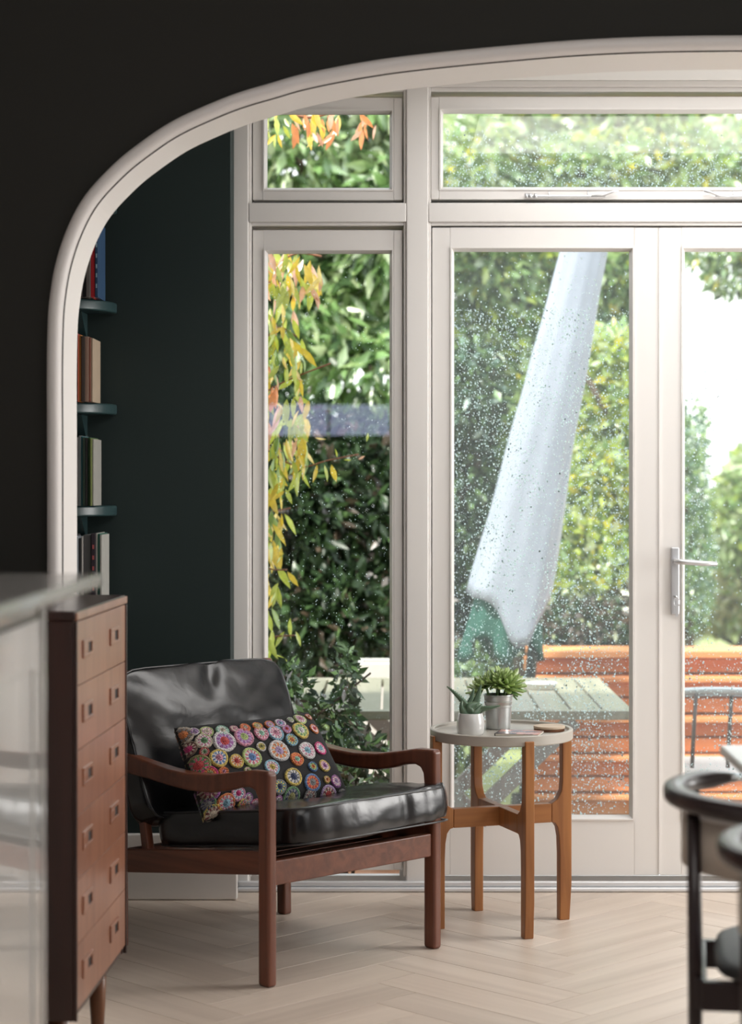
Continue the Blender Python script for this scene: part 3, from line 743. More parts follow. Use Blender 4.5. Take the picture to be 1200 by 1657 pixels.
for side in (1, -1):
    base = len(pv)
    for j in range(NV + 1):
        for i in range(NU + 1):
            u, v = i / NU, j / NV
            u = .5 - .5 * math.cos(math.pi * u); v = .5 - .5 * math.cos(math.pi * v)
            if side > 0: pv.append(PP(u, v))
            else:
                p = PP(u, v); b = BL * (1 - u) * (1 - v) + BR * u * (1 - v) + TR * u * v + TL * (1 - u) * v - pc
                h = (p - b).dot(pn); pv.append(p - pn * (h * 1.35))
    for j in range(NV):
        for i in range(NU):
            a = base + j * (NU + 1) + i; q = (a, a + 1, a + NU + 2, a + NU + 1); pf.append(q if side > 0 else q[::-1])
pc_o = pymesh('cushion_cover', pv, pf, M['pillow'], pil, True)
bm = bmesh.new(); bm.from_mesh(pc_o.data); bmesh.ops.remove_doubles(bm, verts=bm.verts, dist=.0004); bm.to_mesh(pc_o.data); bm.free()
YC = dict(cream=(.70, .60, .48), white=(.78, .74, .74), brown=(.24, .15, .10), orange=(.80, .24, .06), lime=(.50, .62, .22), pink=(.72, .30, .42), lilac=(.52, .36, .60), mint=(.36, .66, .50),
          red=(.60, .06, .06), yellow=(.74, .55, .12), cyan=(.28, .52, .66), maroon=(.22, .04, .06), magenta=(.72, .03, .22), green=(.14, .32, .14), purple=(.38, .12, .40), rose=(.70, .16, .24),
          olive=(.32, .30, .10), blue=(.12, .26, .55), teal=(.07, .30, .34), grey=(.26, .26, .27), navy=(.03, .05, .14))
YM = {k: yarn(k, v) for k, v in YC.items()}
discs = [(0.015, 0.882, 0.0275, 'cream', 'brown', 'orange'), (0.075, 0.882, 0.0137, 'white', 'lilac', 'lilac'), (0.145, 0.85, 0.019, 'lime', 'pink', 'cream'), (0.245, 0.834, 0.019, 'mint', 'mint', 'cream'), (0.325, 0.834, 0.0127, 'pink', 'cream', 'pink'), (0.405, 0.834, 0.0158, 'orange', 'red', 'cream'), (0.495, 0.834, 0.0158, 'orange', 'yellow', 'cream'), (0.585, 0.834, 0.0158, 'orange', 'lilac', 'cream'), (0.665, 0.834, 0.0169, 'white', 'lilac', 'cyan'), (0.755, 0.866, 0.0106, 'white', 'lime', 'white'), (0.835, 0.866, 0.0201, 'lime', 'white', 'pink'), (0.925, 0.899, 0.0116, 'orange', 'white', 'orange'), (0.015, 0.72, 0.0211, 'brown', 'maroon', 'magenta'), (0.105, 0.752, 0.0232, 'cream', 'pink', 'green'), (0.085, 0.638, 0.0127, 'red', 'maroon', 'green'), (0.225, 0.703, 0.0333, 'white', 'purple', 'red'), (0.365, 0.72, 0.0296, 'pink', 'lilac', 'lime'), (0.495, 0.736, 0.0222, 'pink', 'rose', 'mint'), (0.595, 0.72, 0.0248, 'cyan', 'white', 'pink'), (0.685, 0.752, 0.0153, 'pink', 'lilac', 'red'), (0.785, 0.72, 0.0264, 'yellow', 'lime', 'white'), (0.905, 0.736, 0.0158, 'orange', 'white', 'red'), (0.035, 0.524, 0.0301, 'olive', 'green', 'red'), (0.155, 0.541, 0.0259, 'yellow', 'blue', 'pink'), (0.255, 0.476, 0.0206, 'yellow', 'orange', 'red'), (0.365, 0.492, 0.029, 'lime', 'rose', 'blue'), (0.455, 0.589, 0.0143, 'white', 'yellow', 'olive'), (0.565, 0.524, 0.0317, 'white', 'orange', 'lilac'), (0.685, 0.622, 0.019, 'cyan', 'teal', 'orange'), (0.765, 0.492, 0.0259, 'white', 'pink', 'cyan'), (0.875, 0.508, 0.0201, 'magenta', 'white', 'cyan'), (0.665, 0.411, 0.0201, 'orange', 'red', 'mint'), (0.475, 0.362, 0.0227, 'cyan', 'pink', 'yellow'), (0.755, 0.313, 0.0148, 'blue', 'lime', 'orange'), (0.845, 0.313, 0.018, 'yellow', 'white', 'purple'), (0.155, 0.394, 0.0137, 'orange', 'red', 'pink'), (0.305, 0.362, 0.0106, 'lime', 'white', 'lime'), (0.595, 0.232, 0.0264, 'yellow', 'grey', 'navy'), (0.715, 0.15, 0.0253, 'blue', 'red', 'grey'), (0.825, 0.166, 0.0106, 'yellow', 'orange', 'orange'), (0.895, 0.15, 0.018, 'purple', 'white', 'lilac'), (0.075, 0.411, 0.0211, 'magenta', 'red', 'olive'), (0.045, 0.248, 0.0296, 'purple', 'maroon', 'pink'), (0.485, 0.15, 0.0211, 'grey', 'teal', 'navy'), (0.025, 0.134, 0.0201, 'green', 'navy', 'grey'), (0.125, 0.085, 0.0264, 'orange', 'rose', 'cyan'), (0.205, 0.15, 0.0201, 'pink', 'cyan', 'magenta'), (0.265, 0.085, 0.0148, 'purple', 'grey', 'pink'), (0.045, 0.02, 0.0275, 'yellow', 'maroon', 'cream'), (0.235, 0.02, 0.0201, 'yellow', 'green', 'orange'), (0.145, 0.02, 0.0127, 'lilac', 'grey', 'pink'), (0.315, 0.02, 0.0148, 'rose', 'pink', 'grey'), (0.415, 0.166, 0.0158, 'rose', 'cyan', 'lime'), (0.565, 0.036, 0.0275, 'green', 'navy', 'olive'), (0.695, 0.02, 0.0201, 'grey', 'maroon', 'grey'), (0.825, 0.02, 0.0264, 'lilac', 'maroon', 'red'), (0.935, 0.02, 0.0169, 'grey', 'olive', 'lime'), (0.475, 0.02, 0.0137, 'purple', 'pink', 'grey'), (0.405, 0.036, 0.0137, 'red', 'olive', 'grey'), (0.355, 0.232, 0.018, 'blue', 'pink', 'yellow'), (0.245, 0.264, 0.018, 'red', 'pink', 'lime'), (0.145, 0.264, 0.0148, 'cyan', 'blue', 'pink')]
AU, AV = (BR - BL).length, (TL - BL).length
for (u0, v0, r, c1, c2, c3) in discs:
    seg = 20; rings = [(1.0, .0008, 0), (.97, .0045, 0), (.86, .0060, 0), (.78, .0050, 0), (.74, .0046, 1), (.58, .0062, 1), (.45, .0055, 1), (.40, .0050, 2), (.24, .0072, 2), (.10, .0088, 2)]
    vv, fc, mi = [], [], []
    alt = 0
    for rr, h, _ in rings:
        for k in range(seg):
            a = 2 * math.pi * k / seg; wob = 1 + .03 * math.sin(3 * a + u0 * 40)
            vv.append(PP(u0 + rr * r * wob * math.cos(a) / AU, v0 + rr * r * wob * math.sin(a) / AV, h * (1 + .18 * (k % 2))))
    vv.append(PP(u0, v0, .0095))
    for i in range(len(rings) - 1):
        for k in range(seg):
            fc.append((i * seg + k, i * seg + (k + 1) % seg, (i + 1) * seg + (k + 1) % seg, (i + 1) * seg + k))
            mm = rings[i][2]
            if mm == 1 and k % 2: mm = 3
            mi.append(mm)
    e = (len(rings) - 1) * seg
    for k in range(seg): fc.append((e + k, e + (k + 1) % seg, e + seg)); mi.append(2)
    c4 = {'white': 'pink', 'lilac': 'purple', 'pink': 'white', 'mint': 'white', 'red': 'orange', 'blue': 'white', 'maroon': 'cream', 'navy': 'grey', 'lime': 'green', 'grey': 'white', 'orange': 'cream', 'rose': 'white', 'purple': 'lilac', 'cyan': 'white', 'teal': 'yellow', 'green': 'rose', 'yellow': 'olive', 'brown': 'grey', 'olive': 'grey'}.get(c2, 'cream')
    pymesh('crochet_disc', vv, fc, [YM[c1], YM[c2], YM[c3], YM[c4]], pil, True, mi=mi)

# ------------------------------------------------------------------ SIDE TABLE
TC = Vector((.319, 5.73, 0)); TA = R(18.6)
st = empty('side_table', TC, TA); tag(st, 'small round side table with greige tray top on four honey wood legs', 'table')
lathe('tray_top', [(.0, .530), (.201, .530), (.2035, .533), (.2035, .557), (.201, .559), (.194, .559), (.192, .557), (.192, .551), (.190, .549), (.0, .549)], M['tray'], st, 72)
def legprof():
    # radial (a) outward, height (b); inner curve joins the cross rail
    return [(.176, 0), (.206, 0), (.2125, .10), (.2125, .545), (.2045, .545), (.2045, .529), (.184, .529), (.184, .40), (.181, .372), (.168, .348), (.150, .337), (.150, .283), (.160, .281), (.169, .268), (.174, .240), (.176, .19)]
for k in range(4):
    ang = k * math.pi / 2
    M4 = Matrix.Rotation(ang, 4, 'Z')
    leg = prism('leg', legprof()[::-1], .027, M['acacia'], st, M4, bev=.0025)
    box('foot_pad', -.012, .012, -.010, .010, -.0005, .004, M['black'], leg).matrix_local = M4 @ Matrix.Translation((.191, 0, -.002))
box('cross_rail', -.1495, .1495, -.0135, .0135, .283, .337, M['acaciax'], st, bev=.002)
o = boxes('cross_rail', [(-.0135, .0135, .0136, .1495, .283, .337), (-.0135, .0135, -.1495, -.0136, .283, .337)], M['acacia'], st, bev=.002)
for a in (0.05, -.05): tube('screw_head', [(a, 0, .2829), (a, 0, .2795)], .004, M['chrome'], st, 8)
TZ = .549

# white pot with aloe
pot = empty('plant_pot', (.228, 5.655, TZ + .0005)); tag(pot, 'small round pale grey ceramic pot holding the aloe', 'pot')
lathe('pot_body', [(0, 0), (.0345, 0), (.0375, .005), (.0390, .021), (.0385, .038), (.0355, .053), (.0335, .060), (.0315, .0605), (.0305, .057), (.033, .04), (.033, .012), (0, .012)], M['porcelain'], pot, 40)
alo = empty('aloe_plant', (.228, 5.655, TZ + .044)); tag(alo, 'spiky toothed green aloe growing in the grey ceramic pot', 'plant')
lathe('soil', [(0, 0), (.0325, 0), (.0325, .004), (0, .006)], M['soil'], alo, 20)
def aloe_leaf(pts, w, th):
    pts = catmull([tuple(p) for p in pts], 5); n = len(pts); v, f = [], []
    P = [Vector(p) for p in pts]; vt, ft = [], []
    t0 = (P[-1] - P[0]).normalized(); side0 = t0.cross(Vector((.2, 1, .1))).normalized()
    for i, p in enumerate(P):
        t = (P[min(i + 1, n - 1)] - P[max(0, i - 1)]).normalized(); side = (side0 - t * side0.dot(t)).normalized(); nr = side.cross(t)
        s = i / (n - 1); ww = 1.2 * w * (1 - s) ** .8 * (0.75 + .5 * math.sin(math.pi * min(1, s * 2.2) * .5)); tt = th * (1 - s * .9)
        for a, b in ((-1, 0), (-.5, -.75), (.5, -.75), (1, 0), (.5, .35), (-.5, .35)): v.append(p + side * a * ww + nr * b * tt)
        if 0 < i < n - 1:
            for sg in (-1, 1):
                q = p + side * sg * ww * .98; k = len(vt); vt += [q - t * .0016, q + t * .0016, q + side * sg * .0030 + t * .0012, q + nr * .0010]; ft += [(k, k + 1, k + 2), (k, k + 2, k + 3), (k + 1, k + 3, k + 2)]
    for i in range(n - 1):
        for k in range(6): f.append((i * 6 + k, i * 6 + (k + 1) % 6, i * 6 + 6 + (k + 1) % 6, i * 6 + 6 + k))
    f.append((5, 4, 3, 2, 1, 0)); f.append(tuple(range((n - 1) * 6, n * 6)))
    o = fixn(pymesh('leaf', v, f, M['aloe'], alo, True)); pymesh('teeth', vt, ft, M['aloetooth'], o)
for pts, w, th in [([(-.002, 0, 0), (-.010, -.004, .030), (-.022, -.006, .050), (-.046, -.010, .075), (-.068, -.012, .094)], .0095, .006),
                   ([(.004, .002, 0), (.010, .004, .030), (.020, .004, .060), (.030, .002, .098)], .0125, .008),
                   ([(.002, -.004, .002), (-.004, -.012, .030), (.004, -.014, .040), (.020, -.014, .046)], .0135, .008),
                   ([(.000, .006, .002), (-.006, .012, .03), (.004, .014, .06), (.010, .014, .086)], .009, .006),
                   ([(.004, 0, .008), (.018, -.004, .022), (.040, -.012, .031), (.060, -.016, .034), (.084, -.018, .040)], .0078, .006),
                   ([(-.004, -.004, 0), (-.018, -.010, .016), (-.026, -.010, .034), (-.024, -.008, .055)], .010, .007),
                   ([(.002, -.006, 0), (.010, -.012, .014), (.020, -.012, .026), (.032, -.008, .044)], .0115, .007)]:
    aloe_leaf(pts, w, th)

# zinc bucket with rosettes
bk = empty('zinc_bucket', (.313, 5.79, TZ + .0005)); tag(bk, 'galvanised metal bucket planter behind the aloe pot', 'bucket')
lathe('bucket_body', [(0, 0), (.0335, 0), (.0350, .002), (.0385, .062), (.0400, .063), (.0403, .066), (.0392, .068), (.0397, .074), (.0410, .076), (.0412, .079), (.0398, .081), (.0412, .094), (.0428, .096), (.0428, .099), (.0405, .099), (.0395, .08), (.035, .01), (0, .01)], M['zinc'], bk, 48)
suc = empty('succulent_plant', (.313, 5.79, TZ + .088)); tag(suc, 'cluster of bright green pointed succulent rosettes filling the zinc bucket', 'plant')
lathe('soil', [(0, 0), (.0385, 0), (.0385, .003), (0, .004)], M['soil'], suc, 20)
def petal_mesh(L, W):
    v, f = [], []
    st_ = [(0, .55, 0), (.35, .95, .02), (.65, 1.0, .06), (.88, .55, .14), (1.0, .03, .20)]
    for s, w, b in st_:
        x = s * L; z = b * L
        v += [(x, -w * W / 2, z + .10 * W), (x, 0, z - .18 * W), (x, w * W / 2, z + .10 * W), (x, 0, z + .12 * W)]
    for i in range(len(st_) - 1):
        for k in range(4): f.append((i * 4 + k, i * 4 + (k + 1) % 4, i * 4 + 4 + (k + 1) % 4, i * 4 + 4 + k))
    f.append((3, 2, 1, 0)); me = bpy.data.meshes.new('leaf'); me.from_pydata(v, [], f)
    me.polygons.foreach_set('use_smooth', [True] * len(f)); bm = bmesh.new(); bm.from_mesh(me); bmesh.ops.recalc_face_normals(bm, faces=bm.faces); bm.to_mesh(me); bm.free()
    return me
pm = {}
for nm, L in (('a', .046), ('b', .036), ('c', .024)):
    for mk in ('rosette', 'rosette2'):
        me = petal_mesh(L, L * .38); me.materials.append(M[mk]); pm[nm, mk] = me
def rosette(c, tilt, az, s, n):
    """leaves spiral from flat outer ones to upright inner ones"""
    B = Matrix.Translation(c) @ Matrix.Rotation(az, 4, 'Z') @ Matrix.Rotation(tilt, 4, 'Y')
    for i in range(n):
        k = i / n; ang = i * 2.39996; el = R(-12 + 88 * k ** 1.2) + random.uniform(-.08, .08)
        size = 'a' if k < .55 else ('b' if k < .85 else 'c')
        mk = 'rosette' if (k > .25 or i % 3) else 'rosette2'
        o = bpy.data.objects.new('leaf', pm[size, mk]); C.objects.link(o); o.parent = suc
        o.matrix_local = B @ Matrix.Rotation(ang, 4, 'Z') @ Matrix.Rotation(-el, 4, 'Y') @ Matrix.Translation((.003, 0, .002 * k)) @ Matrix.Scale(s * random.uniform(.9, 1.08), 4)
rosette((.022, -.014, .038), R(28), R(-50), 1.25, 50)
rosette((-.004, -.012, .046), R(14), R(-120), .98, 36)
rosette((-.044, -.010, .030), R(42), R(195), 1.0, 36)
rosette((.004, .024, .040), R(20), R(80), .95, 28)
rosette((.034, .018, .026), R(48), R(20), .80, 24)
for c in ((.022, -.014), (-.004, -.012), (-.036, -.010), (.004, .024), (.034, .018)): tube('stem', [(c[0] * .7, c[1] * .7, 0), (c[0], c[1], .038)], .004, M['rosette2'], suc, 6)

mag = empty('magazine', (.366, 5.655, TZ + .0006), R(-14)); tag(mag, 'dark magazine with a pinkish orange picture lying on the tray', 'magazine')
box('pages', -.060, .060, -.048, .048, 0, .006, M['paper'], mag)
m, t, b = newmat('magazine_cover_print'); N, L = t.nodes, t.links
co = N.new('ShaderNodeTexCoord'); nz = N.new('ShaderNodeTexNoise'); nz.inputs['Scale'].default_value = 22; nz.inputs['Detail'].default_value = 3; rmp = N.new('ShaderNodeValToRGB')
L.new(co.outputs['Object'], nz.inputs['Vector']); L.new(nz.outputs['Fac'], rmp.inputs[0]); L.new(rmp.outputs[0], b.inputs['Base Color'])
rmp.color_ramp.elements[0].position = .42; rmp.color_ramp.elements[0].color = (.04, .035, .045, 1); rmp.color_ramp.elements[1].position = .62; rmp.color_ramp.elements[1].color = (.62, .26, .17, 1); b.inputs['Roughness'].default_value = .22
box('cover', -.061, .061, -.049, .049, .006, .0068, m, mag); box('spine', -.0625, -.061, -.049, .049, 0, .0068, M['black'], mag)
box('back_cover', -.061, .061, -.049, .049, -.0003, .0, M['black'], mag)
for z, lab, rr, mt in ((0, 'dark round coaster under the pale one on the tray', .044, M['chestleg']), (.0075, 'pale wooden round coaster, topmost of the two', .045, M['coaster'])):
    c = lathe('coaster', [(0, 0), (rr - .001, 0), (rr, .001), (rr, .006), (rr - .001, .007), (0, .007)], mt, None, 40)
    c.location = (.456, 5.74, TZ + .0006 + z); tag(c, lab, 'coaster', 'coasters on the tray')

# ------------------------------------------------------------------ CHEST OF DRAWERS
cd = empty('chest_of_drawers', (-.600, 4.565, 0), R(-2.1) + 0.0); tag(cd, 'tall six drawer teak chest with recessed square pulls in front of the arch', 'chest of drawers')
cd.rotation_euler = (0, 0, math.atan2(-.022, .59))
# local: +x is the front, y from -0.59 (near camera) to 0 (far)
CL, CB, CT = -.590, .191, 1.004
boxes('carcass', [(-.44, -.004, CL, CL + .018, CB, CT - .02), (-.44, -.004, -.018, -.0005, CB, CT - .02), (-.44, -.006, CL + .018, -.018, CB, CB + .014), (-.44, -.43, CL + .018, -.018, CB + .014, CT - .02)], M['chestdark'], cd, bev=.002)
bevel(box('top_panel', -.445, .002, CL - .002, .0, CT - .02, CT, M['chestdark'], cd), .006, 3)
# slim edge frame round the drawer fronts
for ya, yb in ((CL, CL + .006), (-.0085, -.0005)): box('edge_strip', -.0035, .004, ya, yb, CB, CT - .021, M['chestdark'], cd, bev=.001)
box('top_lipping', -.004, .0045, CL + .001, -.001, CT - .019, CT - .003, M['chest'], cd, bev=.001)
dh = .129
for k in range(6):
    z1 = CT - .022 - k * dh; z0 = z1 - dh + .0016
    dr = box('drawer', -.10, .001, CL + .0065, -.009, z0, z1, M['chest'], cd, bev=.0008)
    for yy in (-.470, -.158):
        zc = (z0 + z1) / 2 + .005
        o = boxes('handle', [(.001, .0050, -.050, .050, .010, .018), (.001, .0050, -.050, .050, -.019, -.011), (.001, .0050, -.050, -.004, -.011, .010), (.001, .0050, .042, .050, -.011, .010)], M['chest'], dr, bev=.0012)
        o.location = (0, yy, zc); o['label'] = 'square recessed pull'
        r_ = box('recess_shade_plate', .0004, .0016, -.004, .042, -.011, .010, M['black'], o)  # flat black plate standing for the shade inside the pull
for (x, y) in ((-.05, -.075), (-.05, CL + .075), (-.39, -.075), (-.39, CL + .075)):
    tube('leg', [(x, y, CB), (x, y, .10), (x, y, .0)], [.021, .018, .012], M['chestleg'], cd, 16)

# ------------------------------------------------------------------ KITCHEN ISLAND (near, left)
isl = empty('kitchen_island', (-.512, 3.0, 0)); tag(isl, 'glossy white kitchen cabinet run at the left edge of the photo', 'cabinet')
box('carcass', -.58, -.022, -1.6, -.004, .10, 1.098, M['gloss'], isl)
for y0, y1 in ((-.003 - .012, -.003), ):
    box('end_panel', -.58, .0, y0 - .006, y1, .0, 1.098, M['gloss'], isl, bev=.001)
for i, (a, b) in enumerate(((-.595, -.045), (-1.19, -.60), (-1.6, -1.195))):
    dd = box('door', -.021, -.003, a, b, .10, 1.06, M['gloss'], isl, bev=.001)
    boxes('door_frame', [(-.003, .0, a, a + .06, .10, 1.06), (-.003, .0, b - .06, b, .10, 1.06), (-.003, .0, a + .06, b - .06, .10, .17), (-.003, .0, a + .06, b - .06, .99, 1.06)], M['gloss'], dd, bev=.001)
box('post_strip', -.021, -.003, -.044, -.019, .0, 1.098, M['gapgrey'], isl)
box('underside_shade_strip', -.0215, -.006, -1.6, -.02, 1.062, 1.098, M['gapgrey'], isl)  # dark grey strip standing for the shade under the worktop
box('plinth', -.55, -.06, -1.6, -.03, 0, .10, M['gapgrey'], isl)
wt = box('worktop', -1.15, -.443, 1.38, 3.10, 1.0985, 1.119, M['counter'], None, bev=.003); tag(wt, 'thin grey stone worktop on the white kitchen cabinets', 'worktop')
wt2 = M['counter']

# ------------------------------------------------------------------ DINING CHAIRS AND TABLE (near, right)
dt = empty('dining_table', (.61, 3.785, 0)); tag(dt, 'white dining table with a pointed corner at the right edge', 'table')
v = [(.012, -.001, .746), (1.10, -.001, .746), (1.10, -1.75, .746), (-.025, -1.75, .746)]
vv = v + [(a, b, .765) for a, b, c in v]
bevel(fixn(pymesh('tabletop', vv, [(3, 2, 1, 0), (4, 5, 6, 7), (0, 1, 5, 4), (1, 2, 6, 5), (2, 3, 7, 6), (3, 0, 4, 7)], M['tabletop'], dt)), .004, 2)
for x in (.45, .98):
    for y in (-.20, -1.55): tube('leg', [(x, y, .745), (x, y, 0)], [.022, .016], M['steeldark'], dt, 12)
def dining(loc, rz, lab):
    t = empty('dining_chair', loc, rz); tag(t, lab, 'chair', 'dark dining chairs on the left side of the table')
    def arcp(r, a0, a1, z, n=22): return [(-r * math.cos(a), r * math.sin(a), z(a) if callable(z) else z) for a in [a0 + (a1 - a0) * k / n for k in range(n + 1)]]
    zc = lambda a: .720 + .006 * math.cos(a)
    # top rail: flat oval curved bar
    v, f = [], []
    P = arcp(.236, R(-86), R(56), zc, 30); n = len(P)
    for i, p in enumerate(P):
        e = min(1, min(i, n - 1 - i) / 3); w, h = .010 + .009 * e, .007 + .009 * e
        d = Vector((p[0], p[1], 0)).normalized()
        for k in range(12):
            a = 2 * math.pi * k / 12; v.append(Vector(p) + d * w * math.copysign(abs(math.cos(a)) ** .6, math.cos(a)) + Vector((0, 0, 1)) * h * math.copysign(abs(math.sin(a)) ** .6, math.sin(a)))
    for i in range(n - 1):
        for k in range(12): f.append((i * 12 + k, i * 12 + (k + 1) % 12, i * 12 + 12 + (k + 1) % 12, i * 12 + 12 + k))
    f += [tuple(range(11, -1, -1)), tuple(range((n - 1) * 12, n * 12))]
    fixn(pymesh('top_rail', v, f, M['steeldark'], t, True))
    # padded backrest band with pale piping
    v, f = [], []; A0, A1, n = R(-80), R(40), 26
    sec = [(.0, 1), (.006, 1.02), (.024, .9), (.030, .5), (.030, -.5), (.024, -.9), (.006, -1.02), (.0, -1)]
    for i in range(n + 1):
        a = A0 + (A1 - A0) * i / n; e = min(1, min(i, n - i) / 5) ** .5
        hh = .047 * (.55 + .45 * e)
        for d, s in sec: r = .224 - d; v.append((-r * math.cos(a), r * math.sin(a), .655 + s * hh))
    q = len(sec)
    for i in range(n):
        for k in range(q): f.append((i * q + k, i * q + (k + 1) % q, (i + 1) * q + (k + 1) % q, (i + 1) * q + k))
    f += [tuple(range(q - 1, -1, -1)), tuple(range(n * q, (n + 1) * q))]
    bp = fixn(pymesh('backrest', v, f, M['shell'], t, True))
    top = [(-.221 * math.cos(a), .221 * math.sin(a), .655 + .048 * (.55 + .45 * min(1, min(i, n - i) / 5) ** .5)) for i, a in [(i, A0 + (A1 - A0) * i / n) for i in range(n + 1)]]
    tube('piping', top, .0075, M['shellpipe'], bp, 8)
    # seat, rails, legs
    v, f = [], []; sec = [(1, .442), (1.015, .448), (1.0, .458), (.93, .464), (.5, .460), (.02, .456)]; n = 40
    for rr, z in [(.02, .438), (.93, .438)] + sec:
        for k in range(n):
            a = 2 * math.pi * k / n; c, s = math.cos(a), math.sin(a); r = (abs(c / .20) ** 4 + abs(s / .20) ** 4) ** -.25
            v.append((rr * r * c + .035, rr * r * s, z))
    for i in range(7):
        for k in range(n): f.append((i * n + k, i * n + (k + 1) % n, (i + 1) * n + (k + 1) % n, (i + 1) * n + k))
    f.append(tuple(range(n))); f.append(tuple(range(7 * n, 8 * n)))
    fixn(pymesh('seat', v, f, M['seatgrey'], t, True))
    for sy in (-1, 1):
        tube('leg', [(-.200, sy * .12, .0), (-.200, sy * .12, .45), (-.203, sy * .115, .712)], [.010, .0125, .011], M['steeldark'], t, 12)
        tube('leg', [(.20, sy * .19, .0), (.195, sy * .19, .4375)], [.010, .0125], M['steeldark'], t, 12)
        box('seat_rail', -.19, .195, sy * .150 - .009, sy * .150 + .009, .388, .4375, M['steeldark'], t, bev=.003)
    for x in (-.190, .195): box('seat_rail', x - .009, x + .009, -.141, .141, .388, .4375, M['steeldark'], t, bev=.003)
    return t
dining((.725, 3.436, 0), R(-8.7), 'dark dining chair with taupe backrest, the farther one at the table corner')
dining((.730, 2.90, 0), R(-6), 'second dining chair nearer the camera, cut off by the right edge')

# ------------------------------------------------------------------ OUTSIDE
GZ = -.25
ground = box('ground', -14, 16, 6.42, 34, GZ - .12, GZ - .03, M['lawn']); struct(ground)
lip = box('trim_3', -3, 4, 6.42, 6.50, GZ - .03, -.06, M['stone']); struct(lip)
dk = empty('deck', (0, 0, GZ)); struct(dk)
dme = bpy.data.meshes.new('deck_board'); dme.from_pydata(boxv(-2.6, 2.9, -.068, .068, -.028, 0), [], BF); dme.materials.append(M['deck'])
for k in range(14):
    o = bpy.data.objects.new('deck_board', dme); C.objects.link(o); o.parent = dk; o.location = (.4, 6.58 + k * .143, 0)
# timber sleeper wall with ledges
tw = empty('timber_planter_wall', (2.2, 8.7, GZ)); tag(tw, 'low stepped wall of orange stained timber boards across the garden', 'garden wall')
zz = 0; rows = [(.060, 0), (.058, .0), (.020, -.05), (.060, .02), (.056, .02), (.020, -.04), (.060, .05), (.055, .05), (.022, -.02), (.062, .09), (.058, .09), (.022, .0), (.060, .13), (.030, .05)]
for i, (h, off) in enumerate(rows):
    x0 = -1.60 + (i % 3) * .01
    b_ = box('timber_board', x0, 2.6, off, off + (.16 if h > .03 else .28), zz, zz + h, M['cedar'], tw, bev=.003); zz += h + .010
for x in (-1.58, .1, 1.8): box('post', x, x + .08, .17, .25, 0, zz, M['cedar'], tw)

# garden table
gt = empty('garden_table', (.25, 6.9, GZ)); tag(gt, 'weathered slatted garden table standing outside the glass doors', 'table')
TH = .474 - GZ
for k in range(11):
    x0 = -.60 + k * .109
    box('table_slat', x0, x0 + .100, .05, 1.12, TH - .022, TH, M['greywood'], gt, bev=.003)
box('table_edge', -.605, .595, .0, .048, TH - .032, TH, M['greywood'], gt, bev=.004)
box('table_edge', -.605, .595, 1.122, 1.17, TH - .032, TH, M['greywood'], gt, bev=.004)
for y in (.16, .98):
    for sgn in (1, -1):
        a = Vector((sgn * .40, y + sgn * .016, TH - .05)); b_ = Vector((-sgn * .30, y + sgn * .016, .0))
        dirv = (b_ - a).normalized(); pr_ = Vector((dirv.z, 0, -dirv.x)) * .03
        prism('trestle_leg', [((a + pr_).x, (a + pr_).z), ((a - pr_).x, (a - pr_).z), ((b_ - pr_).x, (b_ - pr_).z), ((b_ + pr_).x, (b_ + pr_).z)], .03, M['greyleg'], gt, Matrix.Translation((0, a.y, 0)), bev=.003)
box('table_brace', -.02, .02, .17, .97, TH * .42, TH * .42 + .04, M['greyleg'], gt)
dsh = lathe('ashtray', [(0, 0), (.05, 0), (.062, .022), (.056, .024), (.045, .008), (0, .008)], M['stone'], None, 28); dsh.location = (.575, 7.62, .476); tag(dsh, 'pale round dish on the wet garden table', 'dish')

# parasol in its cover
pa = empty('garden_parasol', (.545, 8.32, GZ)); tag(pa, 'closed garden parasol in a pale blue grey cover, leaning right', 'parasol')
foot = Vector((0, 0, 0)); 
def padir(z): return Vector((.045 + (z - .80) * .128 if z > .8 else .045 * z / .8, 0.0, z))
tube('pole', [padir(z) for z in (.0, .4, .8, 1.6, 2.6)], .022, M['darkmetal'], pa, 12)
lathe('base_weight', [(0, 0), (.20, 0), (.20, .05), (.05, .07), (.04, .22), (0, .22)], M['darkmetal'], pa, 32)
v, f = [], []; nr, ns = 36, 40
for i in range(nr + 1):
    s = i / nr
    for k in range(ns):
        a = 2 * math.pi * k / ns; ca, sa = math.cos(a), math.sin(a)
        zlow = 1.03 - .02 * ca - .20 * math.exp(-((a - 5.05) / .55) ** 2) + .012 * math.sin(3 * a)   # uneven hem
        z = zlow + (2.70 - zlow) * s
        c = padir(z); rr = .172 - .090 * s + (.006 * math.sin(5 * a + 3 * s) + .005 * math.sin(11 * a - 4 * s)) * (1 - .4 * s) + .009 * noise.noise((ca * 1.5, sa * 1.5, z * 3.5)) - .05 * max(0, s - .93) / .07
        c = c + Vector((-.130 * (1 - s) + .015 * s, 0, 0)); v.append(c + Vector((rr * ca, rr * .8 * sa, 0)))
for i in range(nr):
    for k in range(ns): f.append((i * ns + k, i * ns + (k + 1) % ns, (i + 1) * ns + (k + 1) % ns, (i + 1) * ns + k))
f.append(tuple(range(nr * ns, (nr + 1) * ns)))
co_ = pymesh('parasol_cover', v, f, M['cover'], pa, True); so = co_.modifiers.new('s', 'SOLIDIFY'); so.thickness = .004
v, f = [], []; ns = 32
for i in range(9):
    s = i / 8
    for k in range(ns):
        a = 2 * math.pi * k / ns; z = 1.12 - s * (.30 + .06 * math.sin(4 * a + 1)); c = padir(z); rr = (.12 + .03 * s) * (1 + .20 * s * math.cos(8 * a))
        v.append(c + Vector((rr * math.cos(a) - .13, rr * math.sin(a) * .8, 0)))
for i in range(8):
    for k in range(ns): f.append((i * ns + k, i * ns + (k + 1) % ns, (i + 1) * ns + (k + 1) % ns, (i + 1) * ns + k))
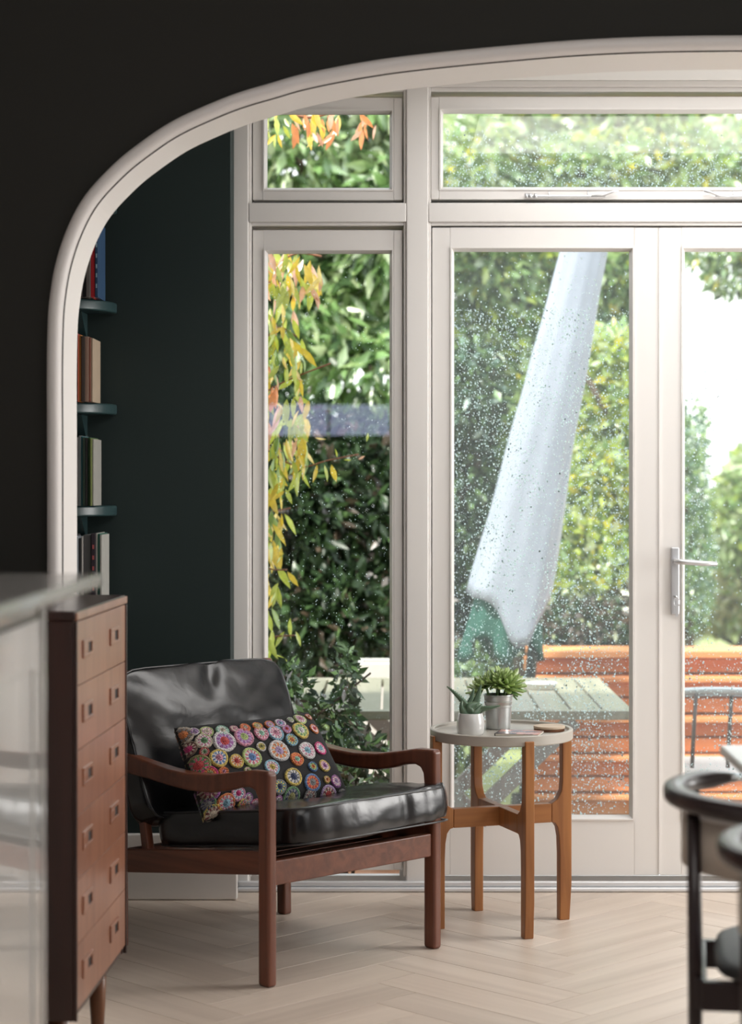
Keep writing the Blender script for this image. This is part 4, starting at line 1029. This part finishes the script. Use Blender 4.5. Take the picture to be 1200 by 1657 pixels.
co_ = pymesh('canopy_fabric', v, f, M['canopy'], pa, True); co_['label'] = 'teal green canvas hem below the cover'; so = co_.modifiers.new('s', 'SOLIDIFY'); so.thickness = .003

# outdoor chair
oc = empty('garden_chair', (1.32, 7.35, GZ)); tag(oc, 'garden chair with curved pale metal back rail and dark slats', 'chair')
rail = [(-.30, .10, .715), (-.26, .03, .735), (-.15, -.01, .745), (0, -.02, .742), (.15, -.01, .73), (.26, .03, .715), (.30, .12, .70)]
tube('back_rail', catmull(rail, 4), .017, M['chairmetal'], oc, 10, squash=(1, 1))
for x in (-.20, -.07, .06, .19): tube('back_slat', [(x, -.005, .735), (x - .012, -.03, .60), (x - .02, -.04, .47)], .015, M['chairslat'], oc, 8, squash=(1.3, .5))
o = box('seat', -.25, .25, -.05, .42, .42, .45, M['chairmetal'], oc, bev=.012)
for x, y in ((-.24, -.03), (.24, -.03), (-.24, .40), (.24, .40)): tube('leg', [(x, y, .43), (x * 1.08, y * 1.05, 0)], .012, M['chairslat'], oc, 8)
for sg in (-1, 1): tube('arm', [(sg * .29, .08, .705), (sg * .29, .25, .64), (sg * .27, .40, .62), (sg * .26, .40, .43)], .012, M['chairmetal'], oc, 8)

# white trough beyond the table, left
trg = empty('planter_trough', (-.03, 8.32, GZ)); tag(trg, 'tall white garden planter beyond the table, seen through the side window', 'planter')
boxes('trough_wall', [(-.10, .12, 0, .02, 0, .76), (-.10, .12, .20, .22, 0, .76), (-.10, -.08, .02, .20, 0, .76), (.10, .12, .02, .20, 0, .76)], M['stone'], trg, bev=.004)
box('soil', -.08, .10, .02, .20, .60, .72, M['soil'], trg)

# ---- foliage
def leafquads(n, L, W):
    """unit leaf: folded diamond, 4 tris -> 2 quads"""
    return np.array([(0, 0, 0), (.45, -.5, .10), (1, 0, 0), (.45, .5, .10), (.5, 0, -.04)]) * np.array([L, W, L * .5])
LF = [(0, 1, 4), (1, 2, 4), (0, 4, 3), (4, 2, 3)]
def foliage(name, blobs, n, L, W, mats, parent, wts=None, hang=0.4, seed=1):
    """blobs: list of (cx,cy,cz, rx,ry,rz). leaves scattered near blob surfaces"""
    g = np.random.default_rng(seed)
    bl = np.array(blobs); vol = bl[:, 3] * bl[:, 5]; pr_ = vol / vol.sum()
    idx = g.choice(len(bl), n, p=pr_)
    d = g.normal(size=(n, 3)); d /= np.linalg.norm(d, axis=1)[:, None]
    rad = 1 - np.abs(g.normal(size=n)) * .28; rad = np.clip(rad, .05, 1.12)
    pos = bl[idx, :3] + d * bl[idx, 3:6] * rad[:, None]
    keep = pos[:, 2] > GZ; pos, d, idx = pos[keep], d[keep], idx[keep]; n = len(pos)
    ax = d * .7 + g.normal(size=(n, 3)) * .6; ax[:, 2] -= hang; ax /= np.linalg.norm(ax, axis=1)[:, None]
    r2 = g.normal(size=(n, 3)); side = np.cross(ax, r2); side /= np.linalg.norm(side, axis=1)[:, None]; nr_ = np.cross(ax, side)
    base = leafquads(1, 1, 1); sc = g.uniform(.65, 1.25, n)
    V = pos[:, None, :] + (ax[:, None, :] * (base[None, :, 0:1] * L) + side[:, None, :] * (base[None, :, 1:2] * W) + nr_[:, None, :] * (base[None, :, 2:3] * L)) * sc[:, None, None]
    V = V.reshape(-1, 3)
    F = (np.arange(n)[:, None, None] * 5 + np.array(LF)[None]).reshape(-1, 3)
    me = bpy.data.meshes.new(name); me.vertices.add(len(V)); me.vertices.foreach_set('co', V.ravel().astype(np.float32))
    me.loops.add(F.size); me.loops.foreach_set('vertex_index', F.ravel().astype(np.int32))
    me.polygons.add(len(F)); me.polygons.foreach_set('loop_start', np.arange(0, F.size, 3, dtype=np.int32)); me.polygons.foreach_set('loop_total', np.full(len(F), 3, dtype=np.int32))
    me.update(calc_edges=True)
    for m_ in mats: me.materials.append(m_)
    # tones follow clumps
    tone = g.choice(len(mats), n, p=wts)
    me.polygons.foreach_set('material_index', np.repeat(tone, 4).astype(np.int32))
    o = bpy.data.objects.new(name, me); C.objects.link(o); o.parent = parent; o['kind'] = 'stuff'
    return o
F_ = dict(mid=leafmat('leaf_mid_green', (.21, .35, .12), .4), lite=leafmat('leaf_light_green', (.42, .56, .24), .45, gloss=.14), dark=leafmat('leaf_shaded_green', (.022, .040, .017), .25, gloss=.025),  # darkest leaf tone has the shrubs' shade put into its colour
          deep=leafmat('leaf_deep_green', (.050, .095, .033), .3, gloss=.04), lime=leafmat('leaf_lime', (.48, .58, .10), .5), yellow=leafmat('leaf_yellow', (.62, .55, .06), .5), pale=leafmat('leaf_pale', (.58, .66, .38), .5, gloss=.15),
          straw=leafmat('grass_straw', (.68, .62, .34), .4), olive=leafmat('leaf_brown', (.10, .07, .045), .3), bluegreen=leafmat('leaf_blue_green', (.10, .20, .13), .3, gloss=.14),
          vy=leafmat('vine_leaf_yellow', (.72, .52, .05), .5, gloss=.12), vg=leafmat('vine_leaf_yellow_green', (.46, .52, .07), .5, gloss=.12), vd=leafmat('vine_leaf_green', (.22, .34, .06), .45, gloss=.16), vo=leafmat('vine_leaf_orange', (.80, .27, .09), .5), vp=leafmat('vine_leaf_blush', (.78, .42, .28), .5))
def at(px, py, Y): return ((px - 630) * Y / 3250, Y, 1.26 - (py - 780) * Y / 3250)
def blobs(lst, Y):
    out = []
    for px, py, rpx, rpy, dy in lst:
        x, y, z = at(px, py, Y + dy); k = (Y + dy) / 3250; out.append((x, y, z, rpx * k, max(.25, min(rpx, rpy) * k * .8), rpy * k))
    return out
def shrub(name, label, cat, Y, lst, n, L, W, mats, wts, seed, trunk=None, group=None, hang=.4, tr=.05):
    B = blobs(lst, Y); cx = sum(b[0] for b in B) / len(B) if trunk is None else (trunk - 630) * Y / 3250
    t = empty(name, (cx, Y, GZ)); tag(t, label, cat, group)
    o = foliage('foliage', B, n, L, W, [F_[m_] for m_ in mats], t, wts, hang, seed); o.location = (-cx, -Y, -GZ)
    top = max(b[2] for b in B); rnd = random.Random(seed)
    pts = [(0, 0, 0)]; hz = (top - GZ)
    for k in range(1, 7): pts.append((rnd.uniform(-.06, .06) * k / 2, rnd.uniform(-.05, .05), hz * k / 6))
    trk = tube('trunk', pts, [tr * (1 - k * .12) for k in range(7)], M['bark'], t, 8)
    for b in B[:7]:
        z0 = rnd.uniform(.25, .7) * max(.3, b[2] - GZ); k = min(5, int(z0 / hz * 6)) if name not in ('overhanging_tree', 'tall_tree') else 5; p0 = Vector(pts[k]); p1 = Vector((b[0] - cx, b[1] - Y, b[2] - GZ))
        md = (p0 + p1) / 2 + Vector((rnd.uniform(-.1, .1), 0, .08)); tube('branch', [p0, md, p1], [tr * .45, tr * .3, tr * .12], M['bark'], t, 6)
    return t
G1 = 'shrubs and trees across the garden'
shrub('shaded_shrub', 'shrub with shade-darkened leaf colour low behind the side window', 'shrub', 9.3, [(480, 850, 110, 150, 0), (600, 840, 120, 140, .2), (400, 950, 130, 190, .1), (540, 1010, 110, 100, -.2), (640, 1000, 90, 90, .1), (560, 740, 110, 60, .3), (300, 820, 110, 220, .2), (450, 700, 120, 70, .3)],
      13500, .085, .035, ['dark', 'deep', 'mid', 'olive'], [.60, .28, .03, .09], 11, 560, G1)  # garden shade is carried by the dark leaf colours here
shrub('laurel_tree', 'leafy mid green laurel filling the top of the side window', 'tree', 11.0, [(480, 520, 110, 110, 0), (590, 470, 110, 90, .1), (600, 590, 95, 70, -.2), (400, 380, 130, 130, .3), (560, 350, 110, 90, .2), (480, 250, 120, 90, 0), (610, 230, 90, 80, .2), (300, 520, 120, 220, .4), (630, 350, 60, 120, -.2), (620, 140, 90, 80, 0), (450, 120, 140, 80, .3)],
      9000, .15, .050, ['mid', 'lite', 'deep', 'pale'], [.40, .26, .24, .10], 12, 470, G1, hang=.9)
shrub('shaded_shrub', 'narrow shrub with shade-darkened leaf colour at the left of the wet door pane', 'shrub', 9.9, [(760, 640, 60, 90, 0), (750, 780, 62, 100, .1), (770, 900, 55, 90, 0), (700, 860, 50, 160, .2), (750, 1000, 60, 60, .1)],
      7000, .07, .03, ['dark', 'deep', 'bluegreen', 'mid'], [.46, .26, .18, .10], 13, 750, G1)  # shaded shrub, its shade mixed into the leaf tones
shrub('garden_tree', 'green tree behind the parasol, left of its cover', 'tree', 11.6, [(790, 450, 80, 70, 0), (860, 520, 90, 90, .2), (790, 560, 80, 70, .1), (870, 660, 70, 90, 0), (820, 400, 100, 60, .1), (900, 420, 90, 70, .3), (850, 800, 60, 100, .2), (1000, 440, 80, 60, .3), (830, 900, 60, 90, .1)],
      13000, .095, .042, ['mid', 'lite', 'deep', 'lime', 'yellow'], [.40, .27, .20, .10, .03], 14, 850, G1)
shrub('lime_shrub', 'bright lime green shrub right of the parasol cover', 'shrub', 10.0, [(960, 780, 75, 70, 0), (940, 880, 70, 60, -.1), (1000, 680, 75, 70, .2), (930, 940, 70, 50, -.2), (990, 930, 60, 60, -.1), (1010, 860, 50, 60, .1), (980, 600, 70, 70, .3)],
      9000, .085, .038, ['lime', 'lite', 'pale', 'mid', 'yellow'], [.40, .24, .12, .14, .10], 15, 970, G1)
shrub('bluish_shrub', 'blue green bush showing between lime leaves beside the door stile', 'shrub', 12.9, [(990, 540, 65, 80, 0), (1010, 840, 50, 100, .1), (1040, 700, 50, 140, .2), (960, 470, 60, 70, .3)],
      5500, .07, .03, ['bluegreen', 'deep', 'lite'], [.5, .25, .25], 16, 1010, G1)
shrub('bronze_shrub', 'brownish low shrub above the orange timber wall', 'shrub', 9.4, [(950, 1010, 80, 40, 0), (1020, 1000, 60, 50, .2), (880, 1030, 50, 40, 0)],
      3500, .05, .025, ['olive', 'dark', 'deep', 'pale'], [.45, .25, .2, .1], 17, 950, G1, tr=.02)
shrub('back_hedge', 'dark green hedge added as backing behind the shaded shrubs', 'hedge', 15.0, [(300, 800, 130, 200, 0), (450, 820, 120, 190, 0), (600, 820, 120, 190, .1), (740, 780, 110, 200, 0), (860, 850, 110, 170, .1), (960, 900, 90, 120, 0), (520, 980, 200, 100, 0), (760, 980, 180, 100, 0)],
      12000, .15, .07, ['dark', 'deep', 'olive'], [.55, .35, .10], 31, 620, G1, tr=.05)  # dark backing added to close bright sky gaps between the shrubs
shrub('conifer', 'slim upright conifer at the left edge of the right door pane', 'tree', 12.0, [(1122, 700, 22, 60, 0), (1120, 800, 27, 80, 0), (1124, 900, 30, 80, 0), (1118, 960, 34, 60, 0), (1090, 800, 34, 160, .3)],
      5500, .05, .02, ['bluegreen', 'mid', 'lite'], [.45, .30, .25], 18, 1120, G1, tr=.03)
shrub('overhanging_tree', 'leafy branches hanging in front of white sky, right door', 'tree', 12.8, [(1190, 440, 55, 40, 0), (1270, 430, 80, 70, 0), (1150, 415, 60, 18, 0), (1360, 400, 90, 90, .2), (1190, 385, 80, 40, 0)],
      2600, .085, .038, ['mid', 'lite', 'deep', 'yellow'], [.42, .30, .20, .08], 19, 1420, G1, tr=.07)
shrub('tall_tree', 'pale sunlit tree canopy filling the wide top window', 'tree', 14.3, [(760, 250, 90, 80, 0), (860, 200, 100, 80, .2), (960, 270, 100, 60, 0), (1060, 220, 90, 80, .2), (1160, 260, 90, 70, 0), (900, 330, 110, 60, .1), (1260, 240, 90, 90, .1), (740, 330, 70, 60, .2), (1100, 330, 100, 40, .1), (1000, 150, 200, 60, .2)],
      9500, .14, .055, ['lite', 'pale', 'mid', 'lime', 'yellow'], [.34, .30, .20, .10, .06], 20, 1000, G1, tr=.09)
shrub('far_hedge', 'pale yellow green hedge far beyond the timber wall', 'hedge', 16.5, [(1180, 960, 70, 60, 0), (1260, 930, 90, 90, 0), (1110, 985, 60, 40, 0), (1340, 900, 90, 120, 0), (1030, 1000, 70, 60, 0)],
      7000, .13, .05, ['straw', 'pale', 'lime', 'lite'], [.42, .28, .15, .15], 21, 1200, G1, tr=.04)
shrub('far_tree', 'soft green tree low in the sky of the right door', 'tree', 15.0, [(1215, 780, 45, 55, 0), (1290, 760, 70, 90, 0), (1180, 850, 40, 60, 0), (1230, 860, 60, 70, .1)],
      5000, .12, .05, ['lite', 'pale', 'mid', 'lime'], [.35, .30, .2, .15], 22, 1240, G1, tr=.05)
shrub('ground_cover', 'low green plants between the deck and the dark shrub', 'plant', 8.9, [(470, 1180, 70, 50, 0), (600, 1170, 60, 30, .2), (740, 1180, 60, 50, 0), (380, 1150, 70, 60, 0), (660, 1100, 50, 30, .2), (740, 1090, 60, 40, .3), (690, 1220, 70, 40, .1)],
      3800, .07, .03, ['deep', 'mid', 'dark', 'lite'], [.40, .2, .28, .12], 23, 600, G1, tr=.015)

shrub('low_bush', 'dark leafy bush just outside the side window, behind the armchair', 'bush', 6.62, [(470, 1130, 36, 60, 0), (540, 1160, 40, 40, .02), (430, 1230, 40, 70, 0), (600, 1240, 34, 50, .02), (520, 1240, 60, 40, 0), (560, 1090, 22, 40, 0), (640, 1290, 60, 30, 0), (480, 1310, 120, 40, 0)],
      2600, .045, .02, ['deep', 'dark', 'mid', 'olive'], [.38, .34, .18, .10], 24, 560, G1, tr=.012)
# ---- yellow vine close to the side window
vn = empty('climbing_vine', (-.50, 6.85, GZ)); tag(vn, 'climbing vine with drooping yellow and orange leaves by the window', 'vine')
def vleaf(mt):
    v, f = [], []
    for s, w in ((0, .02), (.18, .32), (.42, .5), (.7, .38), (1, .01)):
        b = -.16 * s * s; v += [(s, -w / 2, b + .03), (s, 0, b), (s, w / 2, b + .03)]
    v = [(x, y * .62, z) for x, y, z in v]
    for i in range(4):
        for k in range(2): f.append((i * 3 + k, i * 3 + k + 1, i * 3 + 4 + k, i * 3 + 3 + k))
    me = bpy.data.meshes.new('leaf'); me.from_pydata(v, [], f); me.materials.append(F_[mt]); me.polygons.foreach_set('use_smooth', [True] * len(f)); return me
vl = {k: vleaf(k) for k in ('vy', 'vg', 'vd', 'vo', 'vp')}
rv = random.Random(5)
def addleaf(px, py, Lpx, kind, ang=None, Y=None):
    Y = Y or rv.uniform(6.72, 7.0); x, y, z = at(px, py, Y); L = Lpx * Y / 3250
    o = bpy.data.objects.new('leaf', vl[kind]); C.objects.link(o); o.parent = vn
    a = R(90 + (rv.gauss(0, 22) if ang is None else ang))       # pointing downwards
    Mx = Matrix.Translation((x + .50, y - 6.85, z - GZ)) @ Matrix.Rotation(a, 4, 'Y') @ Matrix.Rotation(rv.uniform(-1.1, 1.1) + math.pi / 2 * rv.choice((1, -1)), 4, 'X') @ Matrix.Rotation(rv.uniform(-.3, .3), 4, 'Y') @ Matrix.Scale(L, 4)
    o.matrix_local = Mx
def cluster(x0, x1, y0, y1, n, kinds, Lr=(22, 42)):
    for _ in range(int(n * 2.1)): addleaf(rv.uniform(x0, x1), rv.uniform(y0, y1), rv.uniform(*Lr), rv.choice(kinds))
cluster(425, 475, 400, 520, 26, ['vy', 'vg', 'vg', 'vp'])
cluster(470, 520, 410, 480, 13, ['vy', 'vg', 'vy', 'vp'])
cluster(425, 472, 515, 600, 20, ['vg', 'vd', 'vg', 'vy'])
cluster(470, 492, 545, 620, 7, ['vd', 'vg', 'vy'])
cluster(425, 450, 590, 650, 8, ['vy', 'vp', 'vo'])
cluster(425, 500, 640, 720, 26, ['vg', 'vg', 'vy', 'vp'])
cluster(428, 496, 700, 765, 20, ['vg', 'vd', 'vy'])
cluster(425, 465, 755, 800, 9, ['vg', 'vy'])
cluster(424, 462, 815, 900, 16, ['vg', 'vy', 'vd'])
cluster(424, 452, 900, 960, 8, ['vy', 'vg'])
cluster(424, 444, 980, 1060, 6, ['vg', 'vd'])
cluster(330, 424, 380, 1050, 30, ['vg', 'vy', 'vd'])
for p in [(465, 925, 30, 'vy', -35), (470, 1000, 34, 'vg', 10), (460, 1022, 30, 'vg', 30), (478, 1022, 26, 'vg', -25), (485, 610, 34, 'vy', 5), (487, 585, 22, 'vg', 0), (512, 752, 30, 'vy', 0), (524, 752, 28, 'vg', -5), (536, 752, 32, 'vy', -12), (545, 740, 14, 'vg', 170),
          (568, 745, 12, 'vg', 90), (590, 738, 12, 'vp', 60), (510, 708, 18, 'vy', -60), (595, 700, 16, 'vg', 0)]: addleaf(*p, Y=6.85)
# orange sprays in the top pane
for _ in range(26): addleaf(rv.uniform(465, 555), rv.uniform(178, 215), rv.uniform(22, 38), rv.choice(['vo', 'vp', 'vo', 'vy']))
for _ in range(9): addleaf(rv.uniform(578, 612), rv.uniform(178, 212), rv.uniform(22, 34), rv.choice(['vo', 'vp']), rv.gauss(0, 28))
for _ in range(12): addleaf(rv.uniform(428, 462), rv.uniform(176, 222), rv.uniform(18, 32), rv.choice(['vy', 'vg']))
def stem(pts, r=.004):
    P = [Vector(at(px, py, Y)) + Vector((.50, -6.85, -GZ)) for px, py, Y in pts]; tube('stem', [Vector(q) for q in catmull([tuple(p) for p in P], 4)], r, M['twig'], vn, 6)
stem([(400, 1440, 6.85), (408, 1200, 6.85), (420, 950, 6.85), (415, 700, 6.86), (425, 500, 6.85), (415, 300, 6.86), (420, 150, 6.85)], .008)
stem([(425, 480, 6.85), (450, 430, 6.85), (480, 410, 6.85), (520, 415, 6.85)]); stem([(415, 190, 6.85), (450, 180, 6.85), (500, 190, 6.86), (545, 180, 6.85), (600, 175, 6.86)], .005)
stem([(420, 640, 6.85), (455, 620, 6.85), (490, 605, 6.85), (535, 588, 6.86)], .003); stem([(420, 720, 6.85), (480, 755, 6.85), (530, 745, 6.85), (580, 735, 6.86)], .003)
stem([(418, 830, 6.85), (440, 828, 6.85), (470, 822, 6.85)], .003); stem([(418, 1035, 6.85), (445, 1030, 6.85), (478, 1028, 6.85)], .003)
stem([(420, 560, 6.85), (450, 530, 6.85), (480, 545, 6.85)], .003); stem([(420, 900, 6.85), (435, 920, 6.85), (465, 922, 6.85)], .003)
